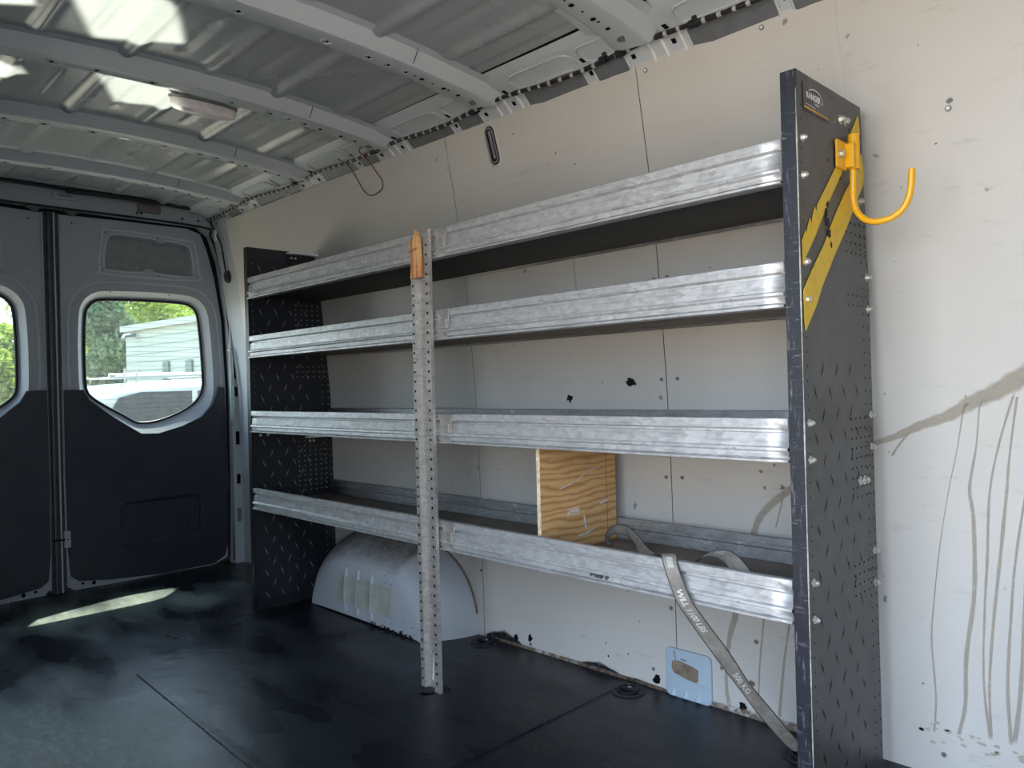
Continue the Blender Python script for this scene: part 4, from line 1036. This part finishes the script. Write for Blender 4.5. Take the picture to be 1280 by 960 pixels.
# ------------------------------------------------------------------ outside
mb = MB(); mb.box((-60, -60, -.75), (40, 60, -.65)); 
M['ground'] = flat('sunlit_concrete', (.52, .40, .28), .9, vs=2)
gr = struct(mb.build('ground', 'ground'))
# building
M['siding'] = flat('pale_green_white_siding', (.185, .22, .18), .8, var=.05, vs=1)
M['sidingline'] = flat('siding_joint', (.12, .145, .135), .8)
M['win_dark'] = flat('dark_window', (.07, .09, .09), .3)
bd = thing('industrial_building', 'pale single-storey clad building seen through the rear window beyond the parked van', 'building', (-18, 5.3, -.65))
ux, uy = 3.6, .35; Lb = math.hypot(ux, uy); dx, dy = ux/Lb, uy/Lb; ox, oy = -20, 5.108
def BQ(s, z, off=0): return (ox+dx*s+dy*off*1, oy+dy*s-dx*off, z)
mb = MB(); LB = 12
mb.loft([[BQ(0, -.65), BQ(LB, -.65), BQ(LB, -.65, -10), BQ(0, -.65, -10)], [BQ(0, 2.60), BQ(LB, 2.60), BQ(LB, 2.60, -10), BQ(0, 2.60, -10)]], 0, True, True); mb.build('cladding', 'siding', bd)
mb = MB()
for k in range(16): z = -.45+.2*k; mb.add([BQ(0, z, .012), BQ(LB, z, .012), BQ(LB, z+.018, .012), BQ(0, z+.018, .012)], [(0, 1, 2, 3)])
mb.build('cladding_joints', 'sidingline', bd)
mb = MB(); mb.loft([[BQ(-.1, 2.55, .10), BQ(LB, 2.55, .10), BQ(LB, 2.55, -10), BQ(-.1, 2.55, -10)], [BQ(-.1, 2.70, .10), BQ(LB, 2.70, .10), BQ(LB, 2.70, -10), BQ(-.1, 2.70, -10)]], 0, True, True); mb.build('roof_edge', 'siding', bd)
for s in (2.05, 3.15, 5.4):
    mb = MB(); mb.loft([[BQ(s, 1.25, .02), BQ(s+.28, 1.25, .02), BQ(s+.28, 1.72, .02), BQ(s, 1.72, .02)], [BQ(s, 1.25, .05), BQ(s+.28, 1.25, .05), BQ(s+.28, 1.72, .05), BQ(s, 1.72, .05)]], 0, False, True); mb.build('window', 'win_dark', bd)
mb = MB(); mb.tube([BQ(.62, 2.45, .05), BQ(.72, 2.40, .35), BQ(.80, 2.32, .42)], .05, 8); mb.build('wall_lamp', 'win_dark', bd)
# parked van with a rack
M['vanpaint'] = flat('white_vehicle_paint', (.17, .185, .17), .3, var=.03)
M['vanglass'] = flat('dark_vehicle_glass', (.012, .015, .015), .6, spec=.1)
M['tyre'] = flat('tyre_rubber', (.02, .02, .02), .8)
vn = thing('parked_van', 'white van with roof rack and dark side glass parked outside the rear window', 'van', (-9, 2.2, -.65))
prof = [(-.45, -.35), (-.5, .1), (-.35, .38), (.45, .55), (1.02, 1.00), (1.35, 1.085), (2.2, 1.13), (3.4, 1.14), (4.2, 1.12), (4.45, .95), (4.5, .2), (4.5, -.35)]
mb = MB(); n = len(prof)
rg = []
for x, s in ((-9.9, .94), (-9.75, 1.0), (-8.25, 1.0), (-8.1, .94)):
    rg.append([(x, 2.0+(a-2.0)*(.98 if s < 1 else 1), (b if s == 1 else b-(.09 if b > .5 else 0))) for a, b in prof])
mb.loft(rg, 0, True, True); mb.build('body', 'vanpaint', vn, bevel=.03)
mb = MB(); wg = [(1.02, .60), (1.22, .93), (1.45, .985), (3.9, .99), (4.15, .60)]
mb.add([(-8.088, a, b) for a, b in wg], [tuple(range(5))]); mb.add([(-8.084, 2.0, .58), (-8.084, 2.08, .58), (-8.084, 2.06, 1.0), (-8.084, 2.0, 1.0)], [(0, 1, 2, 3)], 1); mb.build('side_glass', ['vanglass', 'vanpaint'], vn)
for yy in (.35, 3.5):
    for xx in (-8.30, -9.9):
        mb = MB(); mb.cyl((xx, yy, -.33), (1, 0, 0), .32, .22, 24); mb.cyl((xx+.225, yy, -.33), (1, 0, 0), .18, .01, 16, 1); mb.build('wheel', ['tyre', 'vanpaint'], vn, smooth=True, angle=30)
mb = MB()
for xx in (-8.3, -9.6): mb.tube([(xx, 1.25, 1.16), (xx, 4.0, 1.20)], .014, 8)
for yy in (1.35, 1.48, 2.3, 2.42, 3.2, 3.9):
    mb.tube([(-8.3, yy, 1.16), (-9.6, yy, 1.16)], .012, 8); mb.tube([(-8.3, yy, 1.08), (-8.3, yy, 1.25)], .012, 8)
mb.tube([(-8.35, 1.2, 1.175), (-8.35, 4.2, 1.20)], .022, 8)
mb.build('roof_rack', 'vanpaint', vn, smooth=True)
# trees
def leafmat(name, c1, c2):
    m, nt, b = new_mat(name); v = coords(nt)
    c = ramp(nt, noise(nt, v, .9, 5, .7), [(.35, c1), (.65, c2)]); nt.links.new(c, b.inputs['Base Color']); b.inputs['Roughness'].default_value = .6
    out = nt.nodes['Material Output']; tl = N(nt, 'ShaderNodeBsdfTranslucent'); nt.links.new(c, tl.inputs['Color']); ms = N(nt, 'ShaderNodeMixShader'); ms.inputs[0].default_value = .4
    nt.links.new(b.outputs[0], ms.inputs[1]); nt.links.new(tl.outputs[0], ms.inputs[2]); nt.links.new(ms.outputs[0], out.inputs['Surface']); return m
M['leaf_a'] = leafmat('bright_leaf', (.12, .18, .02), (.30, .38, .05)); M['leaf_b'] = leafmat('dark_leaf', (.045, .085, .04), (.13, .20, .08))
M['bark'] = flat('bark', (.09, .07, .05), .9)
def tree(x, y, h, r, mat, label, nleaf=15000, size=.10):
    t = thing('tree', label, 'tree', (x, y, -.65), 'trees beyond the yard')
    mb = MB(); mb.tube([(x, y, -.65), (x+.1, y+.1, h*.35), (x, y, h*.75)], [.22, .16, .05], 8)
    for k in range(6):
        a = k*1.05; mb.tube([(x, y, h*.25+k*.3), (x+math.cos(a)*r*.5, y+math.sin(a)*r*.5, h*.45+k*.35)], [.07, .02], 6)
    mb.build('trunk', 'bark', t, smooth=True)
    blobs = [(random.uniform(-.6, .6)*r, random.uniform(-.6, .6)*r, random.uniform(-.1, 1)*h*.82, random.uniform(.35, .6)*r) for _ in range(22)]
    mb = MB(); vs = []; fs = []
    for i in range(nleaf):
        bx, by, bz, br = random.choice(blobs); d = V3((random.gauss(0, 1), random.gauss(0, 1), random.gauss(0, 1))).normalized()*br*random.uniform(.7, 1.02)
        c = V3((x+bx, y+by, bz+.4))+d; a = V3((random.uniform(-1, 1), random.uniform(-1, 1), random.uniform(-1, 1))).normalized(); b = a.orthogonal().normalized(); s = size*random.uniform(.6, 1.3)
        o = len(vs); vs += [c-a*s, c+b*s*.5, c+a*s, c-b*s*.5]; fs.append((o, o+1, o+2, o+3))
    mb.add(vs, fs); mb.build('crown', mat, t)
tree(-30, 11.5, 6.6, 3.2, 'leaf_a', 'bright green leafy tree rising behind the pale building')
tree(-25, 7.9, 4.9, 1.9, 'leaf_a', 'yellow-green tree just past the corner of the pale building')
tree(-22.5, 5.2, 4.6, 1.0, 'leaf_b', 'dark green conifer-like tree at the near corner of the pale building')
tree(-24, 3.0, 2.5, 1.3, 'leaf_a', 'low leafy tree seen through the window of the partly visible door')
tree(-31, 7.0, 5.6, 2.2, 'leaf_a', 'tall green tree standing furthest back in the row')
tree(-27, -.8, 2.8, 2.0, 'leaf_a', 'leafy tree at the end of the row farthest from the building')

# ------------------------------------------------------------------ light
w = bpy.data.worlds.new('sky'); SC.world = w; w.use_nodes = True; nt = w.node_tree; bg = nt.nodes['Background']
tc = N(nt, 'ShaderNodeTexCoord'); sx = N(nt, 'ShaderNodeSeparateXYZ'); nt.links.new(tc.outputs['Generated'], sx.inputs[0])
mr = N(nt, 'ShaderNodeMapRange'); nt.links.new(sx.outputs[2], mr.inputs[0]); mr.inputs[1].default_value = -.1; mr.inputs[2].default_value = .7
c = ramp(nt, mr.outputs[0], [(0, (.80, .86, .92)), (.3, (.74, .86, 1.0)), (1, (.50, .68, 1.0))]); nt.links.new(c, bg.inputs['Color'])
SKY = 3.0
bg.inputs['Strength'].default_value = SKY
sd = bpy.data.lights.new('sun', 'SUN'); sd.energy = 6.0; sd.angle = .01; sd.color = (1, .95, .82)
so = bpy.data.objects.new('sun', sd); COL.objects.link(so); so.rotation_euler = V3((.40, -.295, -1)).to_track_quat('-Z', 'Y').to_euler()
def portal(name, loc, rot, sx_, sy_):
    l = bpy.data.lights.new(name, 'AREA'); l.shape = 'RECTANGLE'; l.size = sx_; l.size_y = sy_
    try: l.cycles.is_portal = True
    except Exception: pass
    o = bpy.data.objects.new(name, l); COL.objects.link(o); o.location = loc; o.rotation_euler = rot
portal('door_portal', (.34, -1.50, .93), (-PI/2, 0, PI), 1.52, 1.86)
bpy.data.objects['door_portal'].rotation_euler = V3((0, 1, 0)).to_track_quat('-Z', 'Z').to_euler()
def soft(name, loc, d, sx_, sy_, power, col, spread=PI):
    l = bpy.data.lights.new(name, 'AREA'); l.shape = 'RECTANGLE'; l.size = sx_; l.size_y = sy_; l.energy = power; l.color = col; l.spread = spread
    o = bpy.data.objects.new(name, l); COL.objects.link(o); o.location = loc; o.rotation_euler = V3(d).to_track_quat('-Z', 'Y').to_euler(); return o
# added upward lamps that throw bright patches onto the roof skin
for x, y, wx, wy_, pw in ((-1.62, -.70, .24, .27, .5), (-2.12, -.50, .22, .28, .45), (-2.16, -.90, .10, .10, .09), (-1.66, -.97, .09, .05, .05), (-2.58, -.42, .03, .03, .006), (-2.66, -.30, .02, .05, .006), (-2.6, -.62, .03, .02, .006), (-1.28, -.63, .03, .02, .006)):
    soft('roof_patch_lamp', (x, y, .02), (.08, -.04, 1), wx, wy_, pw*.5, (1, .97, .76), math.radians(1.2))

# ------------------------------------------------------------------ camera
cd = bpy.data.cameras.new('camera'); cam = bpy.data.objects.new('camera', cd); COL.objects.link(cam)
yaw, pitch, roll, fpx = CAMP = (.7790, .0009, -.02620, 948.04)
F = V3((-math.cos(yaw)*math.cos(pitch), math.sin(yaw)*math.cos(pitch), math.sin(pitch)))
R = F.cross(V3((0, 0, 1))).normalized(); U = R.cross(F)
R2 = R*math.cos(roll)+U*math.sin(roll); U2 = U*math.cos(roll)-R*math.sin(roll)
cam.matrix_world = Matrix(((R2.x, U2.x, -F.x, .7154), (R2.y, U2.y, -F.y, -1.5123), (R2.z, U2.z, -F.z, .9583), (0, 0, 0, 1)))
cd.sensor_width = 36; cd.lens = fpx/1280*36; cd.clip_start = .02; cd.clip_end = 300
SC.camera = cam
SC.view_settings.view_transform = 'Standard'
SC.view_settings.look = 'None'
SC.view_settings.exposure = 1.3
